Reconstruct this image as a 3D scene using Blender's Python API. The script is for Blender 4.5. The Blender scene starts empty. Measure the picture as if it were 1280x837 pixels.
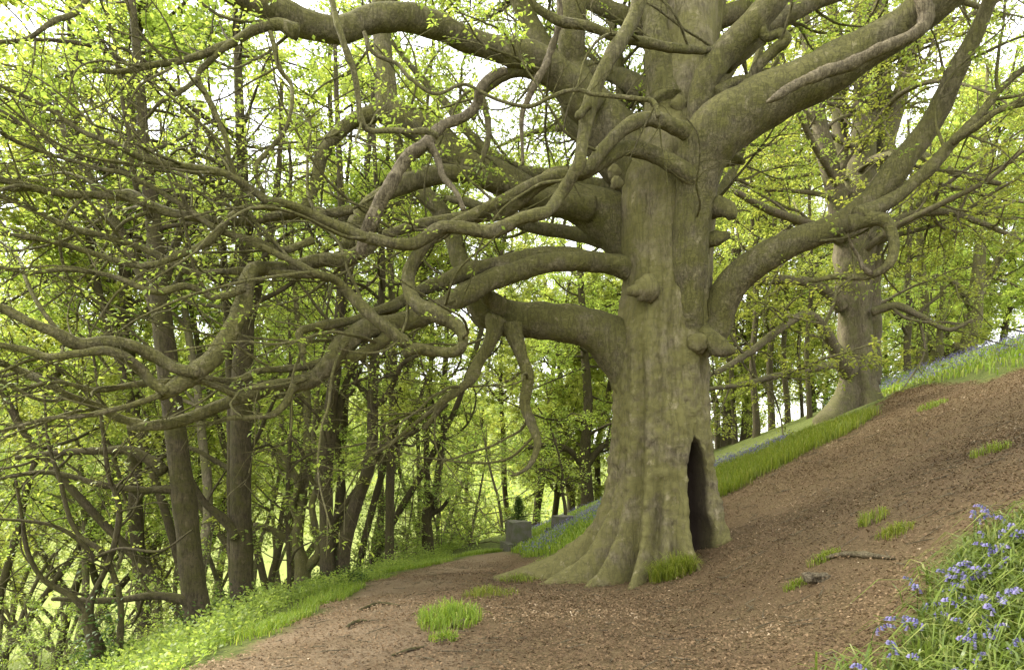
import bpy, math
import numpy as np
from mathutils import Vector, Euler

# ------------------------------------------------------------------ camera, sky, sun, exposure
sc = bpy.context.scene
F = 853.333           # focal length in pixels of the 1280 px wide photograph (24 mm lens)
EYE = 1.6
HOR = 560.0
cam_d = bpy.data.cameras.new('camera'); cam = bpy.data.objects.new('camera', cam_d)
sc.collection.objects.link(cam); sc.camera = cam
cam.location = (0, 0, EYE); cam.rotation_euler = (math.radians(90), 0, 0)
cam_d.lens = 24; cam_d.sensor_width = 36; cam_d.shift_y = (HOR - 418.5) / 1280
cam_d.clip_start = 0.05; cam_d.clip_end = 2000

SUN_EL, SUN_AZ = math.radians(42), math.radians(-62)      # azimuth from +Y, negative = to the left
world = bpy.data.worlds.new('World'); sc.world = world; world.use_nodes = True
wn = world.node_tree.nodes; wl = world.node_tree.links
bgn = wn['Background']; bgn.inputs['Strength'].default_value = 0.15
sky = wn.new('ShaderNodeTexSky'); sky.sky_type = 'NISHITA'; sky.sun_disc = False
sky.sun_elevation = SUN_EL; sky.sun_rotation = SUN_AZ
mixw = wn.new('ShaderNodeMix'); mixw.data_type = 'RGBA'
mixw.inputs[0].default_value = 0.8                          # thin white overcast over the whole sky
wl.new(sky.outputs[0], mixw.inputs[6]); mixw.inputs[7].default_value = (6.6, 6.5, 6.45, 1)
wl.new(mixw.outputs[2], bgn.inputs['Color'])
sun_d = bpy.data.lights.new('sun', 'SUN'); sun_d.energy = 3.6; sun_d.angle = math.radians(24)
sun_d.color = (1.0, 0.95, 0.86)
sun = bpy.data.objects.new('sun', sun_d); sc.collection.objects.link(sun)
sdir = Vector((math.sin(SUN_AZ) * math.cos(SUN_EL), math.cos(SUN_AZ) * math.cos(SUN_EL), math.sin(SUN_EL)))
sun.rotation_euler = sdir.to_track_quat('Z', 'Y').to_euler(); sun.location = (-20, 20, 40)
sc.view_settings.view_transform = 'Standard'; sc.view_settings.look = 'None'
sc.view_settings.exposure = 1.85; sc.view_settings.gamma = 1
sc.cycles.use_denoising = True
sc.cycles.max_bounces = 7; sc.cycles.diffuse_bounces = 5; sc.cycles.glossy_bounces = 2
sc.cycles.transmission_bounces = 6; sc.cycles.transparent_max_bounces = 4
sc.cycles.caustics_reflective = False; sc.cycles.caustics_refractive = False

# ------------------------------------------------------------------ helpers
COL = sc.collection
RNG = np.random.default_rng(11)

def P(px, py, Y):
    return np.array([(px - 640) / F * Y, Y, EYE + (HOR - py) / F * Y])

def unit(v):
    return v / (np.linalg.norm(v, axis=-1, keepdims=True) + 1e-9)

def _hash(ix, iy, iz, seed):
    h = (ix * 374761393 + iy * 668265263 + iz * 1274126177 + seed * 974711) & 0xFFFFFFFF
    h = ((h ^ (h >> 13)) * 1274126177) & 0xFFFFFFFF
    h = h ^ (h >> 16)
    return (h & 0xFFFFFF) / 8388607.5 - 1.0

def vnoise(p, seed=0):
    """value noise in -1..1 at points p (N,3)"""
    p = np.asarray(p, float)
    i = np.floor(p).astype(np.int64); f = p - i; f = f * f * (3 - 2 * f)
    r = 0
    for dx in (0, 1):
        wx = f[..., 0] if dx else 1 - f[..., 0]
        for dy in (0, 1):
            wy = f[..., 1] if dy else 1 - f[..., 1]
            for dz in (0, 1):
                wz = f[..., 2] if dz else 1 - f[..., 2]
                r = r + wx * wy * wz * _hash(i[..., 0] + dx, i[..., 1] + dy, i[..., 2] + dz, seed)
    return r

def sstep(a, b, x):
    t = np.clip((x - a) / (b - a), 0, 1)
    return t * t * (3 - 2 * t)

class MB:
    """collects vertices, quads and triangles for one mesh"""
    def __init__(s):
        s.v = []; s.q = []; s.t = []; s.a = []; s.n = 0
    def add(s, V, Q=None, T=None, A=None):
        V = np.asarray(V, np.float32).reshape(-1, 3)
        s.v.append(V)
        if Q is not None and len(Q): s.q.append(np.asarray(Q, np.int32).reshape(-1, 4) + s.n)
        if T is not None and len(T): s.t.append(np.asarray(T, np.int32).reshape(-1, 3) + s.n)
        s.a.append(np.zeros(len(V), np.float32) if A is None else np.asarray(A, np.float32))
        s.n += len(V)
    def mesh(s, name, smooth=True, origin=None):
        me = bpy.data.meshes.new(name)
        if not s.v: return me
        V = np.concatenate(s.v)
        if origin is not None: V = V - np.asarray(origin, np.float32)
        Q = np.concatenate(s.q) if s.q else np.zeros((0, 4), np.int32)
        T = np.concatenate(s.t) if s.t else np.zeros((0, 3), np.int32)
        me.vertices.add(len(V)); me.vertices.foreach_set('co', V.ravel())
        me.loops.add(Q.size + T.size)
        me.loops.foreach_set('vertex_index', np.concatenate([Q.ravel(), T.ravel()]))
        me.polygons.add(len(Q) + len(T))
        ls = np.concatenate([np.arange(len(Q)) * 4, Q.size + np.arange(len(T)) * 3]).astype(np.int32)
        me.polygons.foreach_set('loop_start', ls)
        me.polygons.foreach_set('use_smooth', np.full(len(Q) + len(T), smooth))
        at = me.attributes.new('rnd', 'FLOAT', 'POINT')
        at.data.foreach_set('value', np.concatenate(s.a))
        me.update(calc_edges=True)
        return me

def obj(name, me, mat, parent=None, loc=(0, 0, 0), kind=None):
    o = bpy.data.objects.new(name, me); COL.objects.link(o)
    if mat is not None and not me.materials: me.materials.append(mat)
    o.location = loc
    if parent is not None: o.parent = parent
    if kind: o['kind'] = kind
    return o

def thing(name, label, cat, loc=(0, 0, 0), rz=0, group=None):
    o = bpy.data.objects.new(name, None); COL.objects.link(o)
    o.location = loc; o.rotation_euler = (0, 0, rz); o.empty_display_size = 0.2
    o['label'] = label; o['category'] = cat
    if group: o['group'] = group
    return o

def tag(o, label, cat, group=None):
    o['label'] = label; o['category'] = cat
    if group: o['group'] = group
    return o

def dup(root, loc, rz=0, scale=1, label=None, group=None):
    r = root.copy(); COL.objects.link(r); r.location = loc
    r.rotation_euler = (0, 0, rz); r.scale = (scale,) * 3
    if label: r['label'] = label
    if group: r['group'] = group
    for ch in list(root.children):
        c = ch.copy(); COL.objects.link(c); c.parent = r
        for g in list(ch.children):
            d = g.copy(); COL.objects.link(d); d.parent = c
    return r

# ------------------------------------------------------------------ materials
def newmat(name):
    m = bpy.data.materials.new(name); m.use_nodes = True
    nt = m.node_tree
    return m, nt, nt.nodes, nt.links, nt.nodes['Principled BSDF']

def ramp(nt, src, stops):
    r = nt.nodes.new('ShaderNodeValToRGB'); e = r.color_ramp.elements
    while len(e) < len(stops): e.new(0.5)
    for k, (p, c) in enumerate(stops):
        e[k].position = p; e[k].color = (*c, 1)
    nt.links.new(src, r.inputs[0]); return r.outputs[0]

def noise(nt, scale, detail=4, rough=0.55, vec=None, dist=0):
    n = nt.nodes.new('ShaderNodeTexNoise'); n.inputs['Scale'].default_value = scale
    n.inputs['Detail'].default_value = detail; n.inputs['Roughness'].default_value = rough
    n.inputs['Distortion'].default_value = dist
    if vec is not None: nt.links.new(vec, n.inputs['Vector'])
    return n.outputs['Fac']

def mix(nt, fac, a, b, mode='MIX'):
    m = nt.nodes.new('ShaderNodeMix'); m.data_type = 'RGBA'; m.blend_type = mode
    if isinstance(fac, float): m.inputs[0].default_value = fac
    else: nt.links.new(fac, m.inputs[0])
    for k, x in ((6, a), (7, b)):
        if isinstance(x, tuple): m.inputs[k].default_value = (*x, 1)
        else: nt.links.new(x, m.inputs[k])
    return m.outputs[2]

def mathn(nt, op, a, b=0.0):
    m = nt.nodes.new('ShaderNodeMath'); m.operation = op; m.use_clamp = False
    for k, x in ((0, a), (1, b)):
        if isinstance(x, (int, float)): m.inputs[k].default_value = x
        else: nt.links.new(x, m.inputs[k])
    return m.outputs[0]

def mapped(nt, sc3):
    tc = nt.nodes.new('ShaderNodeTexCoord'); mp = nt.nodes.new('ShaderNodeMapping')
    mp.inputs['Scale'].default_value = sc3; nt.links.new(tc.outputs['Object'], mp.inputs['Vector'])
    return mp.outputs[0]

def attr(nt, name='rnd'):
    a = nt.nodes.new('ShaderNodeAttribute'); a.attribute_name = name; return a.outputs['Fac']

def bark(name, grey, dark, moss, mossy=0.5, strong=0.5, scale=1.0, rot=None, fiss=0.5):
    m, nt, N, L, b = newmat(name)
    co = mapped(nt, (1, 1, 1)); cv = mapped(nt, (1, 1, 0.35))
    n1 = noise(nt, 3.2 * scale, 6, 0.6, co); n2 = noise(nt, 22 * scale, 6, 0.65, cv); n3 = noise(nt, 70 * scale, 4, 0.6, co)
    base = mix(nt, ramp(nt, n2, [(0.30, (0, 0, 0)), (0.62, (1, 1, 1))]), dark, grey)
    pale = tuple(min(1, c * 1.5) for c in grey)
    base = mix(nt, ramp(nt, n1, [(0.5, (0, 0, 0)), (0.75, (0.75, 0.75, 0.75))]), base, pale)
    g = N.new('ShaderNodeNewGeometry'); sx = N.new('ShaderNodeSeparateXYZ'); L.new(g.outputs['Normal'], sx.inputs[0])
    up = mathn(nt, 'MULTIPLY_ADD', sx.outputs[2], 0.28)
    nn = noise(nt, 1.7 * scale, 6, 0.7, co)
    mf = mathn(nt, 'ADD', mathn(nt, 'ADD', nn, mossy - 0.5), mathn(nt, 'MULTIPLY', sx.outputs[2], 0.16))
    base = mix(nt, ramp(nt, mf, [(0.42, (0, 0, 0)), (0.62, (0.92, 0.92, 0.92))]), base, moss)
    cr = noise(nt, 9 * scale, 5, 0.55, mapped(nt, (1, 1, 0.16)), 0.4)                      # long fissures
    cw = noise(nt, 11 * scale, 4, 0.6, mapped(nt, (0.5, 0.5, 2.2)), 0.6)                  # cross wrinkles
    fis = ramp(nt, mathn(nt, 'ABSOLUTE', mathn(nt, 'SUBTRACT', cr, 0.5)), [(0.0, (0, 0, 0)), (0.035, (1, 1, 1))])
    wri = ramp(nt, mathn(nt, 'ABSOLUTE', mathn(nt, 'SUBTRACT', cw, 0.52)), [(0.0, (0.25, 0.25, 0.25)), (0.03, (1, 1, 1))])
    fw = mathn(nt, 'MULTIPLY', fis, wri)
    base = mix(nt, mathn(nt, 'MULTIPLY', mathn(nt, 'SUBTRACT', 1.0, fw), fiss), base, tuple(c * 0.6 for c in dark))
    lic = noise(nt, 5.5 * scale, 5, 0.7, mapped(nt, (1, 1, 0.7)))
    base = mix(nt, ramp(nt, lic, [(0.60, (0, 0, 0)), (0.70, (0.55, 0.55, 0.55))]), base, tuple(c * 1.75 for c in grey))
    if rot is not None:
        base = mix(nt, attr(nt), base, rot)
    L.new(base, b.inputs['Base Color']); b.inputs['Roughness'].default_value = 0.9
    b.inputs['Specular IOR Level'].default_value = 0.2
    bp = N.new('ShaderNodeBump'); bp.inputs['Strength'].default_value = strong; bp.inputs['Distance'].default_value = 0.028
    hs = mathn(nt, 'ADD', mathn(nt, 'ADD', mathn(nt, 'MULTIPLY', n2, 1.0), mathn(nt, 'MULTIPLY', n3, 0.35)), mathn(nt, 'MULTIPLY', fw, 0.6 * fiss))
    L.new(hs, bp.inputs['Height']); L.new(bp.outputs[0], b.inputs['Normal'])
    return m

def leafmat(name, stops, trans=0.55, tgain=1.5, rough=0.45):
    m, nt, N, L, b = newmat(name)
    a = attr(nt)
    oi = N.new('ShaderNodeObjectInfo')
    c = ramp(nt, a, stops)
    hs = N.new('ShaderNodeHueSaturation')
    hs.inputs['Saturation'].default_value = 1.0
    L.new(mathn(nt, 'ADD', 0.485, mathn(nt, 'MULTIPLY', oi.outputs['Random'], 0.03)), hs.inputs['Hue'])
    L.new(mathn(nt, 'ADD', 0.85, mathn(nt, 'MULTIPLY', oi.outputs['Random'], 0.3)), hs.inputs['Value'])
    L.new(c, hs.inputs['Color']); c = hs.outputs[0]
    b.inputs['Roughness'].default_value = rough; b.inputs['Specular IOR Level'].default_value = 0.3
    L.new(c, b.inputs['Base Color'])
    t = N.new('ShaderNodeBsdfTranslucent')
    tc = mix(nt, 1.0, c, (tgain * 1.0, tgain, tgain * 0.8), 'MULTIPLY'); L.new(tc, t.inputs['Color'])
    ms = N.new('ShaderNodeMixShader'); ms.inputs[0].default_value = trans
    L.new(b.outputs[0], ms.inputs[1]); L.new(t.outputs[0], ms.inputs[2])
    L.new(ms.outputs[0], N['Material Output'].inputs['Surface'])
    return m

M = {}
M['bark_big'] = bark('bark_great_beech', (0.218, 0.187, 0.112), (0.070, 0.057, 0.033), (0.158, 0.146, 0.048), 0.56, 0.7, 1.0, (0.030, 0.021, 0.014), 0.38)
M['bark_limb'] = bark('bark_limb', (0.205, 0.177, 0.104), (0.082, 0.069, 0.039), (0.148, 0.139, 0.042), 0.58, 1.0, 1.6, None, 0.48)
M['bark_dead'] = bark('bark_dead_wood', (0.225, 0.188, 0.115), (0.066, 0.050, 0.030), (0.130, 0.110, 0.050), 0.36, 0.9, 1.6)
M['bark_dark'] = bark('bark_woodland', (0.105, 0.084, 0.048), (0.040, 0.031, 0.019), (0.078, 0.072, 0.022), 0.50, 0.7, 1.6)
M['bark_wood'] = bark('bark_slim_trees', (0.190, 0.158, 0.100), (0.080, 0.065, 0.042), (0.135, 0.130, 0.048), 0.50, 0.6, 1.6)
M['leaf'] = leafmat('beech_leaf', [(0, (0.152, 0.200, 0.038)), (0.5, (0.246, 0.300, 0.052)), (1, (0.365, 0.40, 0.078))])
M['leaf_far'] = leafmat('woodland_leaf', [(0, (0.172, 0.222, 0.046)), (0.5, (0.290, 0.348, 0.066)), (1, (0.43, 0.475, 0.10))])
M['leaf_under'] = leafmat('undergrowth_leaf', [(0, (0.15, 0.205, 0.042)), (0.5, (0.245, 0.315, 0.062)), (1, (0.37, 0.42, 0.09))])
M['leaf_dark'] = leafmat('ivy_leaf', [(0, (0.04, 0.08, 0.015)), (1, (0.10, 0.17, 0.03))], 0.25)
M['grass'] = leafmat('grass_blade', [(0, (0.115, 0.170, 0.018)), (0.6, (0.21, 0.280, 0.028)), (1, (0.36, 0.36, 0.080))], 0.4)
M['bluebell_leaf'] = leafmat('bluebell_leaf', [(0, (0.075, 0.125, 0.022)), (0.6, (0.150, 0.215, 0.036)), (1, (0.33, 0.36, 0.11))], 0.3, rough=0.35)
M['bluebell'] = leafmat('bluebell_petal', [(0, (0.13, 0.12, 0.29)), (0.6, (0.21, 0.19, 0.38)), (1, (0.36, 0.32, 0.46))], 0.35, 1.0)
M['litter'] = leafmat('dead_leaf', [(0, (0.066, 0.042, 0.020)), (0.45, (0.160, 0.103, 0.048)), (0.85, (0.285, 0.195, 0.097)), (1, (0.50, 0.39, 0.24))], 0.12, 0.7, 0.75)

# stone
m, nt, N, L, b = newmat('weathered_stone')
co = mapped(nt, (1, 1, 1))
L.new(mix(nt, ramp(nt, noise(nt, 4, 5, 0.6, co), [(0.4, (0, 0, 0)), (0.65, (1, 1, 1))]), (0.115, 0.105, 0.080), (0.075, 0.085, 0.032)), b.inputs['Base Color'])
b.inputs['Roughness'].default_value = 0.95
bp = N.new('ShaderNodeBump'); bp.inputs['Strength'].default_value = 0.6; bp.inputs['Distance'].default_value = 0.02
L.new(noise(nt, 25, 5, 0.6, co), bp.inputs['Height']); L.new(bp.outputs[0], b.inputs['Normal']); M['stone'] = m

# ------------------------------------------------------------------ terrain
_xp = (np.array([-30, 0, 3, 5.5, 8, 10, 14, 17, 20, 25, 30, 40, 60, 120, 300]),
       np.array([-2.0, -1.2, -1.25, -1.4, -1.75, -1.9, -1.64, -1.15, -0.6, -0.1, 0.8, 5, 16, 50, 150]))
_bs = (np.array([-60, 0, 5, 10, 14, 20, 25, 30, 40, 60, 120, 300]),
       np.array([0.6, 0.0, -0.02, -0.5, -0.9, -1.45, -1.65, -1.95, -2.6, -3.5, -4, -4]))
_bw = (np.array([0, 5, 8, 10, 12, 17, 20, 300]), np.array([2.75, 2.9, 3.2, 3.1, 2.1, 0.8, 0.25, 0.25]))
_rr = (np.array([-400, -90, -50, -25, -12, -6, -3, -1.2, -0.4, 0, 0.5, 2, 4, 8, 14, 25, 60, 400]),
       np.array([-13, -12, -10, -7.6, -4.6, -2.2, -0.75, -0.10, 0.0, 0.02, 0.12, 0.78, 1.66, 3.40, 5.75, 9.2, 15, 22]))

def smooth_interp(x, tab, w):
    return (np.interp(x - w, *tab) + 2 * np.interp(x - w * 0.4, *tab) + 2 * np.interp(x + w * 0.4, *tab) + np.interp(x + w, *tab)) / 6

def ground(x, y):
    x = np.asarray(x, float); y = np.asarray(y, float)
    xp = smooth_interp(y, _xp, 1.2); bs = smooth_interp(y, _bs, 1.5); bw = smooth_interp(y, _bw, 1.0)
    u = x - xp
    v = np.where(u > 0, np.maximum(u - bw, 0) + 0 * u, u)
    r = smooth_interp(v, _rr, 0.45)
    r = r + np.where(u > 0, 0.035 * np.minimum(np.maximum(u, 0), bw), 0)
    z = bs + r
    # far side of the valley to the left: open grass slope
    d = -0.55 * x + 0.83 * y
    far = sstep(48, 150, d) * sstep(10, -45, x - 0.15 * y)
    z = z + far * 34
    q = np.stack([x, y, 0 * x], -1)
    dist = np.sqrt(x * x + y * y)
    z = z + vnoise(q * 0.45, 3) * 0.07 + vnoise(q * 1.7, 4) * 0.022 * np.exp(-dist / 30)
    return z + vnoise(q * 0.13, 5) * 0.25 * sstep(14, 40, dist)

def gz(x, y): return float(ground(np.array([x]), np.array([y]))[0])

def hit(px, py, lo=2.5, hi=80):
    """where the line of sight through a photo pixel meets the terrain"""
    Y = np.concatenate([np.arange(lo, 30, 0.04), np.arange(30, hi, 0.25)])
    X = (px - 640) / F * Y; Z = EYE + (HOR - py) / F * Y
    g = ground(X, Y); k = np.nonzero(g >= Z)[0]
    i = k[0] if len(k) else len(Y) - 1
    return np.array([X[i], Y[i], g[i]])

def poly_world(pts):
    return np.array([hit(a, b)[:2] for a, b in pts])

# trampled brown leaf-litter area, traced along its edges
EDGE = [(250, 837), (300, 822), (345, 795), (395, 762), (440, 742), (500, 716), (555, 704), (600, 692), (632, 688), (665, 697), (700, 694), (740, 672)]
EDGE2 = [(900, 622), (950, 594), (1000, 568), (1050, 545), (1092, 519), (1118, 492), (1180, 480), (1235, 476), (1280, 462)]
A1 = poly_world(EDGE); A2 = poly_world(EDGE2)
BL = poly_world([(1280, 650), (1215, 672), (1170, 705), (1140, 745), (1112, 790), (1092, 836)])
LIT = np.concatenate([[[-2.6, 1.0], [-2.45, 3.6]], A1, [[1.6, 12.2], [3.0, 12.3]], A2, [[22, 20], [24, 8], [7, 6.2]], BL, [[1.75, 4.2], [2.4, 1.0]]])

def sdist(x, y, poly):
    """signed distance, positive inside"""
    x = np.asarray(x, float).ravel(); y = np.asarray(y, float).ravel()
    best = np.full(len(x), 1e9); ins = np.zeros(len(x), bool)
    for k in range(len(poly)):
        a = poly[k]; b = poly[(k + 1) % len(poly)]
        ab = b - a; t = np.clip(((x - a[0]) * ab[0] + (y - a[1]) * ab[1]) / (ab @ ab + 1e-9), 0, 1)
        best = np.minimum(best, np.hypot(x - a[0] - t * ab[0], y - a[1] - t * ab[1]))
        c = ((a[1] > y) != (b[1] > y))
        with np.errstate(divide='ignore', invalid='ignore'):
            c &= x < (b[0] - a[0]) * (y - a[1]) / (b[1] - a[1]) + a[0]
        ins ^= c
    return np.where(ins, best, -best)

def litter_mask(x, y):
    q = np.stack([x, y, 0 * x], -1)
    d = sdist(x, y, LIT) + 0.16 * vnoise(q * 1.6, 8) + 0.10 * vnoise(q * 5, 9)
    return sstep(-0.14, 0.14, d)

def grow_axis(lo, hi, step, far_lo, far_hi, g=1.09):
    a = list(np.arange(lo, hi + 1e-6, step)); s = step
    while a[-1] < far_hi: s *= g; a.append(a[-1] + s)
    s = step; pre = [lo]
    while pre[-1] > far_lo: s *= g; pre.append(pre[-1] - s)
    return np.array(pre[:0:-1] + a)

gx = grow_axis(-6, 9, 0.085, -420, 420); gy = grow_axis(2.0, 15, 0.085, -60, 500)
GX, GY = np.meshgrid(gx, gy); sh = GX.shape
GZ = ground(GX.ravel(), GY.ravel())
lm = litter_mask(GX.ravel(), GY.ravel())
qq = np.stack([GX.ravel(), GY.ravel(), GZ], -1)
GZ = GZ + lm * np.where(GY.ravel() < 20, 0.006 * vnoise(qq * 4, 21), 0)
mb = MB(); idx = np.arange(sh[0] * sh[1]).reshape(sh)
Q = np.stack([idx[:-1, :-1], idx[:-1, 1:], idx[1:, 1:], idx[1:, :-1]], -1).reshape(-1, 4)
mb.add(np.stack([GX.ravel(), GY.ravel(), GZ], -1), Q, A=lm)
m, nt, N, L, b = newmat('woodland_floor')
co = mapped(nt, (1, 1, 1))
nA = noise(nt, 38, 6, 0.7, co); nB = noise(nt, 2.2, 5, 0.6, co); nC = noise(nt, 110, 3, 0.6, co); nD = noise(nt, 0.6, 4, 0.6, co)
lit = ramp(nt, nA, [(0.25, (0.038, 0.026, 0.013)), (0.45, (0.113, 0.079, 0.037)), (0.6, (0.182, 0.132, 0.065)), (0.78, (0.31, 0.235, 0.13))])
soil = ramp(nt, nC, [(0.3, (0.070, 0.046, 0.022)), (0.7, (0.20, 0.138, 0.070))])
lit = mix(nt, ramp(nt, nB, [(0.42, (0, 0, 0)), (0.62, (1, 1, 1))]), lit, soil)
worn = ramp(nt, noise(nt, 60, 6, 0.7, co), [(0.3, (0.13, 0.094, 0.055)), (0.55, (0.25, 0.184, 0.110)), (0.75, (0.36, 0.276, 0.175))])
lit = mix(nt, mathn(nt, 'MULTIPLY', attr(nt, 'path'), ramp(nt, noise(nt, 1.4, 5, 0.65, co), [(0.3, (0.25, 0.25, 0.25)), (0.6, (0.9, 0.9, 0.9))])), lit, worn)
grn = ramp(nt, noise(nt, 9, 6, 0.7, co), [(0.3, (0.040, 0.050, 0.014)), (0.5, (0.085, 0.105, 0.022)), (0.7, (0.15, 0.16, 0.04))])
grn = mix(nt, attr(nt, 'field'), grn, mix(nt, nD, (0.17, 0.21, 0.055), (0.26, 0.29, 0.075)))
L.new(mix(nt, attr(nt), grn, lit), b.inputs['Base Color'])
b.inputs['Roughness'].default_value = 0.95; b.inputs['Specular IOR Level'].default_value = 0.15
bp = N.new('ShaderNodeBump'); bp.inputs['Strength'].default_value = 0.8; bp.inputs['Distance'].default_value = 0.03
L.new(mathn(nt, 'ADD', nA, mathn(nt, 'MULTIPLY', nC, 0.5)), bp.inputs['Height']); L.new(bp.outputs[0], b.inputs['Normal'])
me = mb.mesh('ground'); pa = me.attributes.new('path', 'FLOAT', 'POINT')
pa.data.foreach_set('value', np.exp(-((GX.ravel() - smooth_interp(GY.ravel(), _xp, 1.2)) / 1.15) ** 4).astype(np.float32))
fa = me.attributes.new('field', 'FLOAT', 'POINT')                # open pasture across the valley
fa.data.foreach_set('value', sstep(38, 60, -0.55 * GX.ravel() + 0.83 * GY.ravel()).astype(np.float32))
o = obj('ground', me, m); o['kind'] = 'structure'
o['label'] = 'brown leaf covered hillside path with green banks'

# ------------------------------------------------------------------ wood builders
def catmull(pts, step):
    """resample a polyline (N,k) with a Catmull-Rom spline; first 3 columns are space"""
    p = np.asarray(pts, float)
    if len(p) == 2: p = np.array([p[0], (p[0] + p[1]) / 2, p[1]])
    e = np.concatenate([[2 * p[0] - p[1]], p, [2 * p[-1] - p[-2]]])
    out = []
    for i in range(1, len(e) - 2):
        a, b_, c, d = e[i - 1], e[i], e[i + 1], e[i + 2]
        n = max(1, int(np.ceil(np.linalg.norm(c[:3] - b_[:3]) / step)))
        t = (np.arange(n) / n)[:, None]
        out.append(0.5 * (2 * b_ + (c - a) * t + (2 * a - 5 * b_ + 4 * c - d) * t * t + (3 * b_ - 3 * c + d - a) * t ** 3))
    out.append(p[-1:])
    r = np.concatenate(out)
    r[:, 3:] = np.maximum(r[:, 3:], p[:, 3:].min())
    return r

def frames(pts):
    t = np.gradient(pts, axis=0); t = unit(t)
    u = np.cross(t[0], [0.3, 0.2, 1.0]); u /= np.linalg.norm(u) + 1e-9
    U = [u]
    for i in range(1, len(pts)):
        u = U[-1] - t[i] * (U[-1] @ t[i]); n = np.linalg.norm(u)
        U.append(u / n if n > 1e-6 else U[-1])
    U = np.array(U); return t, U, np.cross(t, U)

def tube(mbd, pts, rad, sides=8, rough=0.1, seed=0, cap=True, attrv=0.0, knots=0.0):
    pts = np.asarray(pts, float); rad = np.asarray(rad, float)
    if knots > 0:
        s = np.concatenate([[0], np.cumsum(np.linalg.norm(np.diff(pts, axis=0), axis=1))])
        rad = rad * (1 + knots * np.maximum(0, vnoise(np.stack([s / (rad.mean() * 3.2), 0 * s, 0 * s], -1), seed + 5)))
    t, U, W = frames(pts)
    th = np.arange(sides) / sides * 2 * np.pi
    ring = U[:, None, :] * np.cos(th)[None, :, None] + W[:, None, :] * np.sin(th)[None, :, None]
    V = pts[:, None, :] + ring * rad[:, None, None]
    if rough > 0:
        rm = max(rad.mean(), 0.008)
        d = vnoise(V.reshape(-1, 3) / (rm * 2.6), seed) + 0.55 * vnoise(V.reshape(-1, 3) / (rm * 0.9), seed + 1) + (0.22 * vnoise(V.reshape(-1, 3) / (rm * 0.35), seed + 2) if sides > 8 else 0)
        V = V + ring * (rad[:, None] * rough * d.reshape(V.shape[:2]))[..., None]
    n = len(pts); i = np.arange(n * sides).reshape(n, sides); j = np.roll(i, -1, 1)
    Qd = np.stack([i[:-1], j[:-1], j[1:], i[1:]], -1).reshape(-1, 4)
    V = V.reshape(-1, 3); T = None
    if cap:
        V = np.concatenate([V, pts[-1:] + t[-1:] * rad[-1] * 0.6, pts[:1] - t[:1] * rad[0] * 0.3])
        k = np.arange(sides); k2 = np.roll(k, -1)
        T = np.concatenate([np.stack([i[-1][k], i[-1][k2], np.full(sides, n * sides)], -1),
                            np.stack([i[0][k2], i[0][k], np.full(sides, n * sides + 1)], -1)])
    mbd.add(V, Qd, T, np.full(len(V), attrv))

def tubes_batch(mbd, PT, RD, sides=4):
    """PT (B,n,3), RD (B,n): thin twigs, all at once"""
    if len(PT) == 0: return
    PT = np.asarray(PT, float); RD = np.asarray(RD, float); B, n, _ = PT.shape
    t = unit(np.gradient(PT, axis=1))
    ref = np.zeros_like(t); ref[..., 2] = 1.0
    ref[np.abs(t[..., 2]) > 0.9] = (1, 0, 0)
    U = unit(np.cross(t, ref)); W = np.cross(t, U)
    th = np.arange(sides) / sides * 2 * np.pi
    V = PT[:, :, None] + RD[:, :, None, None] * (U[:, :, None] * np.cos(th)[None, None, :, None] + W[:, :, None] * np.sin(th)[None, None, :, None])
    i = np.arange(B * n * sides).reshape(B, n, sides); j = np.roll(i, -1, 2)
    Qd = np.stack([i[:, :-1], j[:, :-1], j[:, 1:], i[:, 1:]], -1).reshape(-1, 4)
    mbd.add(V.reshape(-1, 3), Qd)

def leaves_on(mbd, A, B, m, size, rng, flat=0.8, spread=0.5, width=0.30, tone=None):
    """m leaves on each twig A->B, laid in nearly level sprays"""
    A = np.asarray(A, float); B = np.asarray(B, float)
    if len(A) == 0: return
    n = len(A) * m
    t = rng.uniform(0.08, 1.05, (len(A), m, 1))
    base = (A[:, None] + (B - A)[:, None] * t).reshape(-1, 3)
    d = unit(np.repeat(B - A, m, 0))
    up = unit(np.array([0, 0, 1.0]) * flat + rng.normal(0, 0.33, (n, 3)))
    side = unit(np.cross(up, d)) * np.where(rng.random((n, 1)) < 0.5, 1, -1)
    ln = size * rng.uniform(0.65, 1.25, (n, 1))
    base = base + side * rng.uniform(0, spread, (n, 1)) * size * 2 + rng.normal(0, size * 0.35, (n, 3))
    ld = unit(d * rng.uniform(0.2, 1.0, (n, 1)) + side * 0.8 + rng.normal(0, 0.25, (n, 3)))
    nn = unit(up - ld * np.sum(up * ld, 1, keepdims=True)); s = np.cross(nn, ld)
    mid = base + ld * ln * 0.48
    V = np.stack([base, mid + s * ln * width + nn * ln * 0.07, base + ld * ln - np.array([0, 0, 1]) * ln * 0.12, mid - s * ln * width + nn * ln * 0.07], 1)
    Qd = np.arange(n * 4).reshape(-1, 4)
    r = np.clip(np.repeat(rng.normal(0.5, 0.18, len(A)), m) + rng.normal(0, 0.18, n), 0, 1) if tone is None else np.clip(tone + rng.normal(0, 0.16, n), 0, 1)
    mbd.add(V.reshape(-1, 3), Qd, A=np.repeat(r, 4))

def walk(p, d, length, n, crook, bias, rng):
    """a crooked branch line of n points"""
    st = length / (n - 1); d = d / (np.linalg.norm(d) + 1e-9); out = [p]; c = np.zeros(3)
    for _ in range(n - 1):
        c = 0.45 * c + rng.normal(0, crook, 3)
        d = d + c + bias; d = d / (np.linalg.norm(d) + 1e-9)
        p = p + d * st; out.append(p)
    return np.array(out)

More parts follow.
